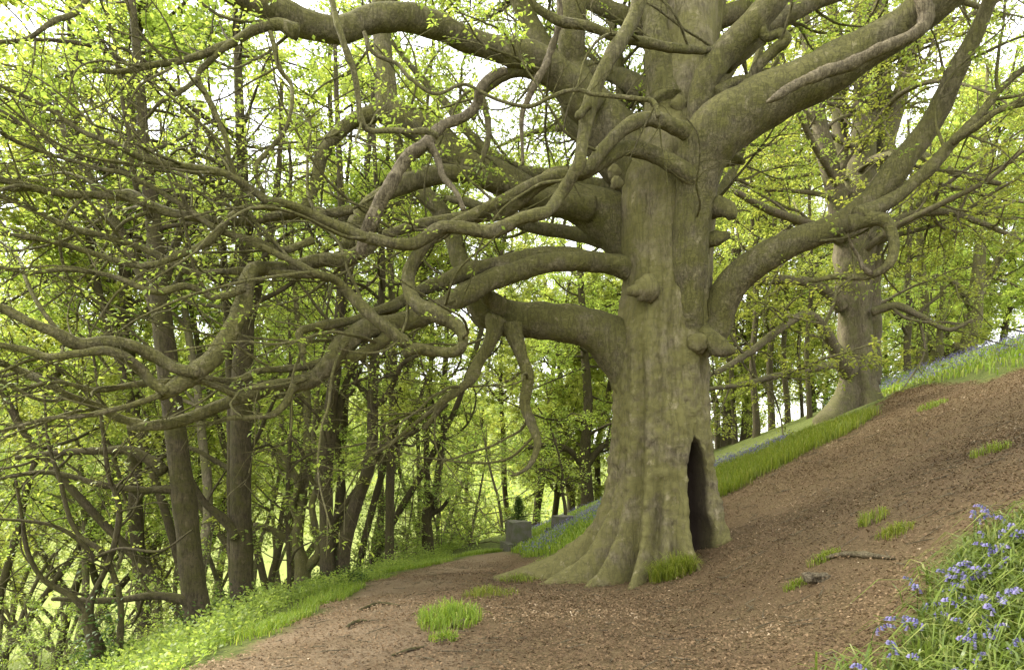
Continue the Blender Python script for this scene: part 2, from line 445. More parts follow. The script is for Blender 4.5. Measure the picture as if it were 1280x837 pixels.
class Growth:
    """collects branch lines grown on parents and turns them into wood and leaves"""
    def __init__(s, rng):
        s.rng = rng; s.br = []; s.tw = []; s.tr = []; s.tpm = 5
    def children(s, pts, rad, n, t0, t1, ratio, lpr, crook, bias, spread=0.9, fwd=0.7, lmax=2.6, lmin=0.35, rmax=0.05, depth=0, sub=(4, 0.35), out=None, leafy=True):
        rng = s.rng
        seg = np.linalg.norm(np.diff(pts, axis=0), axis=1); cs = np.concatenate([[0], np.cumsum(seg)]) / (seg.sum() + 1e-9)
        for _ in range(n):
            t = rng.uniform(t0, t1); k = min(np.searchsorted(cs, t), len(pts) - 1); k = max(k, 1)
            f = (t - cs[k - 1]) / (cs[k] - cs[k - 1] + 1e-9)
            p = pts[k - 1] + (pts[k] - pts[k - 1]) * f; rp = rad[k - 1] + (rad[k] - rad[k - 1]) * f
            tg = pts[k] - pts[k - 1]; tg = tg / (np.linalg.norm(tg) + 1e-9)
            rv = rng.normal(0, 1, 3); rv -= tg * (rv @ tg); rv /= np.linalg.norm(rv) + 1e-9
            d = tg * fwd + rv * spread
            if out is not None: d = d + out * rng.uniform(0.1, 0.7)
            r = min(rp * ratio * rng.uniform(0.6, 1.1), rmax)
            ln = np.clip(r * lpr * rng.uniform(0.6, 1.4), lmin, lmax)
            np_ = int(np.clip(ln / 0.16, 5, 12))
            q = walk(p, d, ln, np_, crook, bias, rng)
            rr = np.linspace(r, max(r * 0.3, 0.004), np_)
            s.br.append((q, rr))
            if depth < 2 and ln > 0.6:
                s.children(q, rr, int(sub[0] * ln / 1.0 + rng.random()), 0.15, 1.0, 0.6, lpr, crook * 1.1, bias, spread, fwd, lmax * 0.6, 0.25, rmax, depth + 1, sub, out, leafy)
            if leafy: s.twigs(q, rr, max(2, int(ln * s.tpm)), 0.35)
    def twigs(s, pts, rad, n, ln, t0=0.25):
        rng = s.rng
        k = rng.uniform(t0 * (len(pts) - 1), len(pts) - 1.001, n); i = k.astype(int); f = (k - i)[:, None]
        p = pts[i] + (pts[i + 1] - pts[i]) * f; tg = unit(pts[i + 1] - pts[i])
        d = unit(tg * 0.7 + rng.normal(0, 0.6, (n, 3)) * np.array([1, 1, 0.5]))
        L_ = ln * rng.uniform(0.5, 1.4, (n, 1))
        p1 = p + d * L_ * 0.5 + rng.normal(0, 0.03, (n, 3)); d2 = unit(d + rng.normal(0, 0.35, (n, 3)))
        p2 = p1 + d2 * L_ * 0.5
        s.tw.append(np.stack([p, p1, p2], 1)); s.tr.append(np.tile([0.0045, 0.0035, 0.002], (n, 1)))
    def wood(s, mbd, sides=6, rough=0.08):
        for k, (q, r) in enumerate(s.br):
            if sides == 3: tube(mbd, q[::2] if len(q) > 6 and r[0] < 0.03 else q, r[::2] if len(q) > 6 and r[0] < 0.03 else r, 3 if r[0] < 0.03 else 5, 0, k, cap=False); continue
            if r[0] < 0.012: tube(mbd, q, r, 3, 0, k, cap=False); continue
            c = catmull(np.column_stack([q, r]), max(0.13, r[0] * 1.5))
            tube(mbd, c[:, :3], c[:, 3], 5 if r[0] < 0.03 else 8, rough, k, cap=False)
    def twig_wood(s, mbd, fine=False):
        if not s.tw: return
        T, R_ = np.concatenate(s.tw), np.concatenate(s.tr)
        if fine: tubes_batch(mbd, T, R_, 3)
        else: tubes_batch(mbd, T[::2, ::2], R_[::2, ::2] * 1.2, 3)
    def leaves(s, mbd, m, size, keep=1.0, cond=None):
        if not s.tw: return
        T = np.concatenate(s.tw)
        k = s.rng.random(len(T)) < keep
        if cond is not None: k &= cond(T[:, 1])
        T = T[k]
        leaves_on(mbd, T[:, 1], T[:, 2], m, size, s.rng)

def trace(rows, Y):
    """rows of (px, py, width px), Y = distances spread along the line -> points (N,3), radii (N)"""
    rows = np.array(rows, float); s = np.concatenate([[0], np.cumsum(np.hypot(np.diff(rows[:, 0]), np.diff(rows[:, 1])))]); s /= s[-1]
    Yv = np.interp(s, np.linspace(0, 1, len(Y)), Y)
    pts = np.array([P(a, b_, y) for (a, b_, _), y in zip(rows, Yv)])
    return pts, rows[:, 2] / 2 / F * Yv

# ------------------------------------------------------------------ the great beech
TY = 9.8
base_xy = P(829, 700, TY); bz = gz(base_xy[0], base_xy[1])
great = thing('great_beech', 'huge old beech with hollow fluted trunk and sprawling crooked limbs beside the path', 'tree', (base_xy[0], base_xy[1], bz))
GO = np.array([base_xy[0], base_xy[1], bz])

def gpart(name, mbd, mat, kind=None, parent=None):
    o = obj(name, mbd.mesh(name, origin=GO), mat, parent or great)
    if kind: o['kind'] = kind
    return o

rows = [(832, 790, 136), (831, 740, 132), (829, 700, 126), (828, 650, 122), (827, 600, 118), (826, 550, 116), (824, 500, 112), (827, 450, 109), (830, 400, 106),
        (834, 350, 108), (835, 300, 114), (836, 250, 118), (840, 200, 112), (848, 150, 96), (853, 100, 84), (857, 50, 74), (862, 0, 62), (866, -60, 54), (870, -150, 42), (880, -260, 30)]
tp, tr = trace(rows, [TY, TY])
c = catmull(np.column_stack([tp, tr]), 0.042)
ctr, rad = c[:, :3], c[:, 3]
NPH = 270
ph = np.linspace(-np.pi, np.pi, NPH, endpoint=False)         # 0 faces the camera, positive turns to its right
H = ctr[:, 2:3] - bz
hc0, hc1 = 0.30, 1.74                                          # foot and head of the hollow
dg = np.radians
tt = np.clip((H - hc0) / (hc1 - hc0), 0, 1); hw0 = dg(18)
hw = hw0 * (1 - tt) ** 0.55 * (1 - 0.22 * np.exp(-(tt / 0.1) ** 2)) + dg(2.6) * vnoise(np.stack([H * 4, 0 * H, 0 * H], -1), 46) * (tt < 1)
hw = np.maximum(hw, dg(1.2)); hw = hw + (hw0 - hw) * sstep(hc1, hc1 + 0.9, H)
pc0 = dg(43); pc = pc0 + dg(2) - dg(5) * tt
d0 = (ph[None, :] - pc0) + 0 * H; ad = np.abs(d0); bl = np.clip((ad - hw0) / (2 * hw0), 0, 1)
dn = np.where(ad <= hw0, ad * hw / hw0, np.where(ad < 3 * hw0, hw + (ad - hw0) * (3 * hw0 - hw) / (2 * hw0), ad)) * np.sign(d0)
PH = pc0 + (pc - pc0) * (1 - bl) + dn
PHW = PH - 0.22                                                # angles are counted from the side that faces the path
D = np.stack([np.sin(PHW), -np.cos(PHW), 0 * PHW], -1)
def wrap(a): return (a + np.pi) % (2 * np.pi) - np.pi
dg = np.radians
R = rad[:, None] + 0 * PH
R0 = rad[:, None]
low = np.clip(1 - H / 4.6, 0, 1)
sway = 0.10 * vnoise(np.stack([H * 0.9, 0 * H, 0 * H], -1), 31)
# grooves between the flutes
for a, w, dpt in ((-27, 6, 0.16), (-4, 4.5, 0.10), (14, 4, 0.10), (29, 5, 0.08), (-62, 9, 0.07), (62, 8, 0.08), (95, 8, 0.14), (130, 9, 0.16), (168, 8, 0.14), (-112, 9, 0.15), (-148, 8, 0.14)):
    x = wrap(PH - dg(a) - sway) / dg(w)
    R = R - R0 * dpt * np.exp(-x * x) * (0.62 + 0.75 * vnoise(np.stack([H * 1.5 + a, 0 * H, 0 * H], -1), 33)) * (0.30 + 0.70 * np.clip(low * 1.5, 0, 1) + 1.1 * np.exp(-np.clip(H, 0, None) / 0.9)) * sstep(8, 4, H)
# roots: angle, angular width, reach in metres, height of the flare
for a, w, reach, hh in ((-84, 10, 1.35, 1.0), (-60, 8.5, 1.05, 1.15), (-40, 6.5, 0.70, 1.05), (-15, 7.5, 0.72, 0.95), (5, 6.5, 0.60, 0.85), (23, 7, 1.05, 0.9), (75, 11, 0.95, 1.05),
                        (100, 14, 0.5, 1.0), (135, 16, 0.8, 1.2), (172, 16, 0.8, 1.2), (-110, 14, 0.9, 1.3), (-140, 16, 0.8, 1.2)):
    x = wrap(PH - dg(a) - sway * 0.6) / dg(w)
    hz = np.clip((H + 0.30) / hh, 0, None)
    R = R + reach * np.exp(-x * x) * np.exp(-hz * 2.3) * 1.15
    R = R + R0 * 0.07 * np.exp(-x * x) * np.clip(low, 0, 1)
R = R + 0.10 * np.exp(-np.clip(H + 0.2, 0, None) / 0.5)
pos = ctr[:, None, :] + D * R[..., None]
n1 = vnoise(pos.reshape(-1, 3) * np.array([1.3, 1.3, 0.6]), 41).reshape(R.shape)
n2 = vnoise(pos.reshape(-1, 3) * np.array([5.5, 5.5, 2.2]), 42).reshape(R.shape)
n3 = vnoise(pos.reshape(-1, 3) * np.array([9, 9, 17]), 43).reshape(R.shape)
n4 = vnoise(pos.reshape(-1, 3) * np.array([26, 26, 30]), 44).reshape(R.shape)
n5 = vnoise(pos.reshape(-1, 3) * np.array([10, 10, 1.6]), 45).reshape(R.shape)
warp = vnoise(pos.reshape(-1, 3) * np.array([6, 6, 6]), 47).reshape(R.shape)
lowb = sstep(5.0, 1.5, H)
R = R + 0.06 * n1 + 0.030 * n2 + (0.007 + 0.020 * lowb) * n3 + (0.005 + 0.013 * lowb) * n4 - 0.030 * np.maximum(0, np.abs(n5) * -6 + 0.8) * (0.35 + 0.65 * warp)
# tall hollow on the right of the camera side
dxh = (ad / hw0 - 1) * hw
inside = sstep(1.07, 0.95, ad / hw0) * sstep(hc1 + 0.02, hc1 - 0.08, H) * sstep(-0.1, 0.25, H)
lip = np.exp(-(dxh / dg(4.5)) ** 2) * (ad >= hw0 * 0.97) * sstep(hc1 + 0.25, hc1 - 0.2, H)
R = R + 0.035 * lip
sx = np.clip(d0 / hw0, -1, 1)
RC = R0 * (0.80 * sx ** 2 - 0.45 * (1 - sx ** 2)); PC = pc + (hw * 0.6 + hw0 * 0.4) * sx * 2.0 - 0.22
DC = np.stack([np.sin(PC), -np.cos(PC), 0 * PC], -1)
V = ctr[:, None, :] + (D * R[..., None]) * (1 - inside[..., None]) + (DC * RC[..., None]) * inside[..., None]
n, sds = R.shape; ii = np.arange(n * sds).reshape(n, sds); jj = np.roll(ii, -1, 1)
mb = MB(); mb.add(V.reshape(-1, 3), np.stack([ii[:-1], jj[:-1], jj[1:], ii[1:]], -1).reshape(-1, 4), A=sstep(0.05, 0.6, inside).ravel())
trunk = gpart('trunk', mb, M['bark_big'])

# main limbs, traced: (distances, [(px, py, width)], material, side branches per metre)
LIMBS = [
 # right side
 ('limb', (9.62, 9.22, 9.0, 8.85, 8.6, 8.3, 7.9, 7.6), [(858, 470, 18), (862, 390, 38), (867, 315, 48), (871, 250, 50), (880, 200, 60), (905, 155, 68), (955, 125, 64), (1010, 102, 58), (1060, 75, 54), (1110, 45, 48), (1160, 10, 44), (1230, -45, 36), (1330, -130, 26)], 'L', 0.5),
 ('dead_branch', (8.0, 7.9), [(1146, -60, 15), (1149, -10, 16), (1158, 22, 19), (1146, 42, 15), (1100, 62, 15), (1050, 85, 15), (1000, 104, 13), (972, 120, 9), (958, 127, 4)], 'D', 0),
 ('limb', (9.75, 9.1, 8.8, 8.3, 7.8), [(862, 455, 20), (884, 425, 38), (895, 405, 40), (906, 375, 40), (928, 342, 41), (960, 318, 39), (1005, 296, 36), (1060, 274, 34), (1096, 245, 32), (1130, 200, 30), (1165, 150, 27), (1195, 95, 24), (1222, 45, 20), (1242, -5, 17), (1265, -70, 12)], 'L', 0.8),
 ('limb', (8.35, 7.9), [(1072, 270, 22), (1100, 258, 19), (1135, 238, 16), (1170, 203, 14), (1210, 160, 12), (1250, 112, 9), (1300, 70, 7)], 'L', 2.0),
 ('limb', (8.1, 7.4), [(1190, 178, 9), (1220, 158, 8), (1250, 138, 7), (1310, 122, 5)], 'L', 3.0),
 ('limb', (8.4, 8.2, 8.6), [(1062, 280, 20), (1090, 274, 17), (1110, 280, 15), (1116, 305, 14), (1110, 332, 12), (1085, 345, 9), (1050, 345, 7), (1010, 352, 5)], 'L', 2.0),
 ('dead_branch', (8.25, 8.15), [(1090, 343, 6), (1080, 333, 6), (1074, 320, 5), (1064, 306, 4), (1060, 292, 2)], 'D', 1.0),
 ('broken_stub', (9.3, 8.9), [(866, 272, 18), (888, 260, 26), (901, 260, 23), (911, 264, 19), (917, 270, 16)], 'L', 0),
 ('broken_stub', (9.4, 9.1), [(872, 306, 20), (890, 300, 22), (902, 297, 17), (910, 293, 11)], 'L', 0),
 ('broken_stub', (9.35, 9.1), [(878, 412, 22), (893, 428, 24), (904, 435, 19), (912, 437, 16), (917, 436, 12)], 'L', 0),
 ('broken_stub', (9.5, 9.4), [(885, 200, 34), (905, 198, 20), (922, 200, 12), (930, 203, 6)], 'L', 0),
 # crown stems at the top
 ('limb', (9.5, 9.3), [(835, 130, 42), (822, 70, 32), (818, 10, 29), (815, -60, 26), (805, -150, 18)], 'L', 0.6),
 ('limb', (9.2, 8.6), [(878, 180, 44), (876, 140, 30), (882, 105, 30), (898, 72, 30), (925, 42, 31), (955, 12, 30), (990, -25, 27), (1040, -80, 20)], 'L', 0.6),
 ('limb', (9.4, 9.4), [(905, 80, 26), (950, 42, 24), (990, 15, 22), (1040, -6, 20), (1110, -35, 15)], 'L', 0.8),
 ('limb', (9.0, 8.6), [(895, 118, 20), (912, 106, 15), (938, 98, 15), (950, 80, 14), (968, 62, 14), (980, 50, 14), (973, 41, 12), (958, 47, 11), (953, 33, 11), (965, 13, 11), (961, -5, 10), (950, -40, 8)], 'L', 0.5),
 ('limb', (9.75, 9.8, 10.2, 10.4), [(862, 140, 18), (872, 80, 30), (888, 5, 34), (905, -60, 30), (930, -150, 22)], 'L', 0.6),
 # upper left group
 ('limb', (10.0, 9.9, 9.9), [(838, 262, 60), (790, 196, 76), (757, 160, 70), (735, 132, 60), (722, 110, 48), (716, 85, 36), (714, 50, 34), (716, 0, 32), (719, -80, 26), (725, -170, 18)], 'L', 0.3),
 ('limb', (9.7, 9.0, 8.0, 7.0), [(742, 140, 48), (722, 118, 46), (697, 92, 39), (662, 68, 35), (620, 57, 31), (580, 49, 32), (545, 34, 32), (500, 24, 31), (460, 27, 31), (420, 38, 31), (385, 33, 33), (345, 14, 32), (290, -10, 28), (200, -50, 20)], 'L', 0.9),
 ('limb', (10.1, 10.6), [(735, 130, 34), (705, 95, 27), (685, 62, 25), (665, 30, 24), (645, -2, 22), (615, -60, 18)], 'L', 0.6),
 ('limb', (9.6, 9.2), [(712, 110, 20), (682, 97, 16), (650, 90, 15), (625, 97, 13), (606, 108, 12), (597, 128, 10), (592, 150, 6)], 'L', 2.0),
 ('limb', (7.4, 7.0, 6.6), [(372, 40, 18), (345, 30, 14), (312, 40, 12), (280, 58, 10), (240, 73, 9), (200, 80, 8), (160, 88, 7), (110, 88, 5), (70, 96, 4)], 'L', 3.0),
 ('limb', (7.0, 6.8), [(322, 32, 9), (300, 48, 8), (275, 65, 7), (252, 84, 7), (248, 100, 7), (262, 128, 7), (280, 165, 6), (287, 205, 6), (300, 228, 6), (318, 250, 4)], 'L', 3.0),
 ('limb', (6.9, 6.6), [(247, 98, 6), (225, 115, 6), (200, 130, 5), (180, 152, 4), (150, 190, 3)], 'L', 3.0),
 ('limb', (7.0, 6.4, 6.0), [(130, -20, 8), (95, 12, 7), (60, 28, 6), (30, 50, 5), (-10, 55, 4)], 'L', 3.0),
 # big diagonal behind
 ('limb', (10.15, 10.1, 10.6), [(838, 350, 50), (800, 300, 74), (760, 268, 60), (715, 252, 47), (668, 246, 42), (625, 222, 39), (580, 198, 37), (545, 170, 35), (512, 152, 32), (486, 138, 28), (484, 100, 25), (478, 60, 23), (474, 0, 20), (468, -80, 14)], 'L', 0.4),
 ('limb', (10.5, 10.0), [(500, 146, 24), (475, 143, 21), (450, 150, 18), (425, 165, 17), (405, 190, 16), (396, 222, 15), (386, 250, 12), (372, 275, 8)], 'L', 2.0),
 ('limb', (9.9, 9.2, 8.6), [(740, 262, 34), (700, 255, 28), (660, 242, 24), (610, 226, 22), (565, 218, 21), (525, 223, 22), (490, 236, 23), (462, 256, 21), (445, 283, 18), (436, 310, 15)], 'L', 0.6),
 # level arch and the long low limb
 ('limb', (9.95, 9.3, 8.7, 8.0), [(825, 362, 24), (785, 337, 32), (750, 327, 26), (700, 322, 24), (650, 322, 22), (605, 334, 20), (560, 350, 18), (530, 360, 16), (500, 377, 15), (468, 397, 14), (440, 420, 12), (418, 440, 9)], 'L', 0.5),
 ('limb', (9.2, 8.6, 7.9, 7.2, 6.6), [(735, 326, 24), (700, 328, 25), (655, 335, 26), (605, 355, 27), (565, 375, 26), (530, 393, 25), (497, 404, 24), (460, 411, 24), (432, 430, 22), (410, 455, 20), (380, 477, 19), (340, 486, 18), (308, 498, 17), (270, 514, 16), (225, 526, 15), (190, 531, 12), (162, 533, 10)], 'L', 0.8),
 ('limb', (6.6, 6.2, 5.8), [(185, 531, 11), (150, 522, 10), (118, 508, 10), (85, 496, 10), (55, 478, 10), (25, 462, 9), (-20, 445, 8)], 'L', 2.5),
 ('limb', (8.0, 7.6, 7.0), [(492, 408, 15), (475, 428, 14), (452, 442, 14), (425, 450, 13), (395, 457, 11), (360, 462, 9), (325, 464, 8), (290, 476, 7), (240, 470, 5)], 'L', 1.5),
 ('limb', (7.3, 7.1), [(368, 482, 11), (362, 492, 9), (355, 506, 9), (340, 518, 8), (320, 522, 7), (290, 522, 6), (262, 528, 4)], 'L', 2.0),
 ('limb', (8.3, 7.8, 7.2), [(500, 380, 13), (470, 388, 12), (440, 400, 11), (405, 408, 11), (378, 412, 10), (376, 425, 9), (380, 440, 7)], 'L', 1.5),
 # thick lower left limb and its hanging ends
 ('limb', (10.1, 9.75, 9.75, 10.3), [(835, 540, 40), (805, 478, 78), (768, 436, 68), (725, 412, 53), (680, 403, 46), (640, 399, 44), (612, 388, 42), (592, 360, 31), (573, 326, 26), (563, 292, 23), (546, 258, 21), (526, 235, 18), (505, 205, 14), (495, 170, 10)], 'L', 0.4),
 ('hanging_branch', (9.45, 9.2), [(622, 398, 26), (612, 430, 18), (598, 455, 16), (588, 475, 13), (570, 490, 11), (553, 503, 9), (543, 520, 6), (530, 535, 4)], 'L', 2.0),
 ('hanging_branch', (9.45, 9.1), [(640, 405, 25), (649, 440, 17), (659, 475, 15), (656, 505, 14), (665, 530, 13), (674, 553, 10), (664, 578, 7), (650, 590, 4), (638, 594, 3)], 'L', 2.0),
 ('hanging_branch', (9.3, 9.4), [(560, 498, 7), (530, 520, 6), (505, 540, 5), (480, 560, 4), (455, 572, 3)], 'L', 2.0),
 ('broken_stub', (9.5, 9.2), [(628, 385, 26), (612, 372, 20), (606, 368, 12)], 'L', 0),
 # front sinuous limbs
 ('limb', (9.0, 8.65, 8.2, 7.9), [(900, 194, 16), (878, 178, 23), (856, 163, 20), (826, 149, 18), (800, 150, 17), (775, 166, 17), (755, 186, 16), (735, 208, 16), (712, 216, 15), (688, 221, 15), (660, 234, 14), (630, 250, 13), (595, 266, 13), (560, 285, 12), (535, 305, 11)], 'L', 0.8),
 ('limb', (9.0, 8.75, 8.4, 7.9), [(886, 240, 16), (868, 225, 24), (846, 211, 21), (820, 194, 20), (790, 186, 19), (765, 196, 18), (743, 212, 17), (722, 219, 19), (695, 220, 20), (670, 234, 18), (642, 257, 17), (605, 270, 15), (565, 276, 14), (520, 283, 13), (480, 292, 11)], 'L', 0.8),
 ('limb', (9.1, 8.7, 8.2, 7.9), [(925, 52, 8), (905, 60, 9), (870, 62, 10), (840, 60, 12), (800, 52, 12), (770, 45, 11), (740, 33, 11), (700, 25, 12), (672, 8, 9), (650, -20, 6)], 'L', 1.5),
 ('pale_branch', (8.2, 7.9, 7.6, 7.2), [(806, -40, 20), (800, 0, 19), (790, 25, 18), (770, 60, 17), (750, 96, 17), (737, 124, 19), (733, 142, 18), (730, 170, 16), (725, 200, 16), (714, 222, 16), (700, 246, 15), (689, 265, 15), (670, 270, 16), (650, 275, 15), (630, 285, 16), (610, 291, 17), (580, 286, 15), (555, 285, 15), (535, 296, 15), (515, 304, 15), (490, 305, 14), (460, 298, 14)], 'P', 0.5),
 ('limb', (7.25, 6.9, 6.3, 5.8), [(475, 302, 14), (455, 296, 14), (425, 284, 13), (390, 267, 12), (360, 256, 11), (335, 250, 11), (308, 232, 10), (280, 216, 9), (230, 208, 8), (180, 198, 8), (140, 177, 7), (100, 163, 6), (50, 132, 5), (-20, 98, 4)], 'L', 2.5),
 ('broken_stub', (7.7, 7.6), [(737, 130, 13), (728, 138, 12), (722, 146, 10)], 'P', 0),
 ('limb', (8.0, 7.7, 7.5), [(535, 290, 14), (528, 308, 17), (515, 330, 17), (512, 350, 16), (520, 374, 18), (545, 390, 20), (562, 402, 19)], 'L', 0.5),
 ('limb', (7.5, 7.4), [(560, 400, 17), (572, 408, 15), (579, 420, 14), (575, 434, 14), (563, 440, 14), (545, 440, 14), (520, 436, 13), (506, 442, 10)], 'L', 0.3),
 ('limb', (7.45, 7.2, 6.9), [(520, 437, 14), (490, 415, 16), (462, 395, 16), (440, 372, 14), (420, 352, 11), (392, 340, 10), (360, 325, 9), (325, 308, 8), (290, 300, 6)], 'L', 2.0),
 ('dead_branch', (8.2, 7.7, 7.5), [(632, 88, 9), (612, 98, 10), (600, 112, 11), (596, 130, 11), (582, 146, 12), (560, 156, 13), (545, 166, 14), (530, 180, 15), (512, 195, 16), (500, 212, 18), (488, 235, 18), (475, 256, 19), (462, 280, 18), (452, 302, 15), (446, 320, 12)], 'D', 0.6),
 ('dead_branch', (7.65, 7.5), [(538, 180, 9), (546, 198, 9), (555, 222, 8), (570, 240, 7), (579, 262, 6)], 'P', 0),
 # the elbow that reaches furthest left
 ('limb', (7.7, 7.3, 6.6, 6.1), [(470, 300, 18), (452, 315, 19), (430, 325, 19), (398, 325, 17), (370, 334, 17), (340, 335, 18), (318, 336, 20), (307, 352, 21), (302, 380, 22), (290, 410, 22), (270, 440, 22), (247, 463, 24), (218, 484, 18), (198, 495, 13)], 'L', 0.3),
 ('limb', (6.2, 5.8, 5.3), [(248, 464, 18), (222, 461, 14), (195, 446, 15), (160, 432, 14), (130, 428, 14), (100, 430, 15), (70, 416, 14), (40, 405, 12), (0, 388, 12), (-50, 372, 11)], 'L', 1.2),
 ('limb', (6.1, 5.8, 5.4), [(208, 490, 13), (192, 480, 13), (178, 466, 14), (155, 446, 14), (130, 438, 12), (95, 440, 10), (60, 444, 9), (30, 435, 9), (-20, 428, 8)], 'L', 2.0),
 ('limb', (6.1, 5.7, 5.3), [(200, 494, 8), (170, 503, 7), (140, 512, 7), (100, 520, 6), (60, 523, 5), (-10, 542, 5)], 'L', 2.5),
 ('limb', (7.6, 7.1, 6.5, 6.0), [(440, 262, 12), (400, 268, 12), (365, 268, 12), (340, 272, 12), (290, 278, 11), (240, 272, 11), (200, 262, 12), (160, 248, 12), (100, 242, 10), (50, 235, 9), (-20, 220, 8)], 'L', 2.5),
 ('limb', (7.3, 6.8, 6.2), [(400, 345, 9), (350, 342, 9), (300, 339, 9), (240, 340, 9), (212, 327, 9), (175, 310, 8), (130, 295, 8), (88, 284, 7), (40, 262, 6), (-20, 238, 5)], 'L', 3.0),
 ('limb', (7.4, 7.1), [(410, -15, 7), (425, 40, 8), (440, 80, 8), (448, 120, 7), (452, 152, 7), (462, 164, 7), (492, 165, 7), (530, 164, 8), (545, 172, 9)], 'L', 1.0),
 ('limb', (7.2, 7.0), [(338, 40, 6), (350, 85, 6), (364, 106, 5), (365, 130, 5), (357, 162, 5), (340, 185, 6), (320, 210, 6), (330, 240, 5)], 'L', 2.5),
 ('limb', (7.7, 7.5), [(455, 40, 5), (466, 65, 5), (495, 80, 5), (515, 100, 5), (545, 118, 4), (580, 105, 4), (620, 125, 4), (660, 133, 5), (692, 120, 5), (722, 113, 5), (745, 118, 5), (790, 122, 6), (815, 126, 6), (822, 145, 6)], 'L', 1.5),
 ('dead_branch', (8.4, 8.3), [(697, -20, 6), (700, 25, 7), (690, 60, 9), (675, 95, 9), (660, 125, 8), (653, 145, 6), (653, 205, 4)], 'D', 0.8),
 ('limb', (8.8, 8.9), [(600, 108, 7), (606, 135, 7), (610, 165, 7), (604, 195, 6), (600, 212, 5)], 'L', 1.5),
 ('limb', (6.8, 6.3, 5.8), [(300, 498, 7), (260, 480, 7), (215, 475, 7), (170, 480, 8), (120, 487, 6), (70, 478, 5), (10, 490, 4)], 'L', 2.5),
 ('limb', (7.0, 6.5, 6.0), [(345, 258, 10), (300, 262, 9), (262, 300, 9), (225, 318, 9), (180, 330, 8), (120, 318, 7), (60, 300, 6), (-10, 290, 5)], 'L', 3.0),
 ('limb', (7.2, 6.6, 6.0), [(392, 300, 10), (352, 312, 9), (320, 300, 8), (270, 285, 8), (220, 250, 7), (160, 220, 6), (100, 205, 5), (30, 180, 5), (-10, 160, 4)], 'L', 3.0),
 ('limb', (6.7, 6.2, 5.7), [(306, 360, 10), (270, 372, 9), (235, 358, 9), (195, 365, 8), (150, 350, 7), (90, 335, 6), (30, 340, 5), (-20, 330, 4)], 'L', 3.0),
]
gg = Growth(np.random.default_rng(5)); gg.tpm = 3
left_up = np.array([-0.75, -0.1, 0.12])
for k, (nm, Y, rw, mt, sb) in enumerate(LIMBS):
    pts, rr = trace(rw, Y)
    w = vnoise(np.stack([np.arange(len(pts)) * 0.6, 0 * rr, 0 * rr], -1), 100 + k) * 0.14          # sway toward and away
    w[0] = 0
    for i in range(len(pts)):
        s_ = (pts[i, 1] + w[i]) / pts[i, 1]
        pts[i] = np.array([0, 0, EYE]) + (pts[i] - np.array([0, 0, EYE])) * s_; rr[i] *= s_
    cc = catmull(np.column_stack([pts, rr]), max(0.03, np.median(rr) * 0.45))
    if nm != 'broken_stub':
        fq = 1 / (np.median(rr) * 5 + 0.1)
        cc[:, :3] += np.stack([vnoise(cc[:, :3] * fq, 800 + 3 * k + j) for j in range(3)], -1) * (cc[:, 3:4] * 0.5 + 0.008) * np.linspace(0, 1, len(cc))[:, None] ** 0.5
    mb = MB()
    sd = int(np.clip(rr.max() * 110, 8, 30))
    tube(mb, cc[:, :3], cc[:, 3], sd, 0.34 if nm == 'broken_stub' else 0.24 if mt == 'D' else 0.15, 200 + k, knots=0.14 if rr.max() < 0.16 else 0.08)
    gpart(nm, mb, {'L': M['bark_limb'], 'D': M['bark_dead'], 'P': M['bark_dead'] if nm == 'dead_branch' else M['bark_limb']}[mt], None, trunk if nm == 'broken_stub' else None)
    if sb:
        ln = np.linalg.norm(np.diff(pts, axis=0), axis=1).sum()
        leftish = pts[-1, 0] < 0.5
        gg.children(cc[:, :3], cc[:, 3], int((1.0 if leftish else 0.9) * sb * ln + 0.8), 0.25 if sb < 1 else 0.1, 1.0, 0.5, 110 if leftish else 60, 0.17, np.array([-0.03 if leftish else 0.01, 0, 0.008]), 0.85, 0.6, 2.9, 0.35, 0.022, 0, (1.15, 0.35), left_up if leftish else np.array([0.5, 0, 0.2]))
    gg.twigs(cc[int(len(cc) * 0.7):, :3], rr, int(4 + 5 * sb), 0.35) if (sb >= 1 and rr[-1] < 0.06) else None
# unseen-from-trunk-side limbs of the crown: up and back
rg = np.random.default_rng(23); gg.tpm = 5
for k in range(15):
    a = rg.uniform(-0.3, math.pi + 0.3); el = rg.uniform(0.25, 1.1)
    z0 = rg.uniform(4.2, 8.2); st = np.array([ctr[np.argmin(abs(ctr[:, 2] - z0))][0], TY + 0.1, z0])
    d = np.array([math.cos(a) * math.cos(el), abs(math.sin(a)) * math.cos(el) + 0.15, math.sin(el)])
    q = walk(st, d, rg.uniform(4.5, 7.5), 11, 0.10, np.array([0, 0, 0.01]), rg)
    rr = np.linspace(0.16, 0.03, 11) * rg.uniform(0.7, 1.1)
    cc = catmull(np.column_stack([q, rr]), 0.12); mb = MB()
    tube(mb, cc[:, :3], cc[:, 3], 12, 0.1, 400 + k, knots=0.1); gpart('limb', mb, M['bark_limb'])
    gg.children(cc[:, :3], cc[:, 3], 13, 0.25, 1.0, 0.5, 55, 0.16, np.array([0, 0, 0.0]), 0.9, 0.7, 2.6, 0.5, 0.03, 0, (2.4, 0.35))
mb = MB(); gg.wood(mb); gg.twig_wood(mb, True)
gpart('small_branches', mb, M['bark_limb'], 'stuff')
front = lambda p: (np.abs(640 + F * p[:, 0] / p[:, 1] - 815) < 140) & (p[:, 1] < TY - 0.2)
hi_ = lambda p: ~front(p) & ((p[:, 2] > 5.0) | (p[:, 1] > 10.5))
mb = MB(); gg.leaves(mb, 13, 0.060, 0.9, hi_); gg.leaves(mb, 6, 0.054, 0.45, lambda p: ~hi_(p) & ~front(p))
gpart('crown', mb, M['leaf'], 'stuff')
print('great: branches', len(gg.br), 'leaf tris', mb.n // 2)

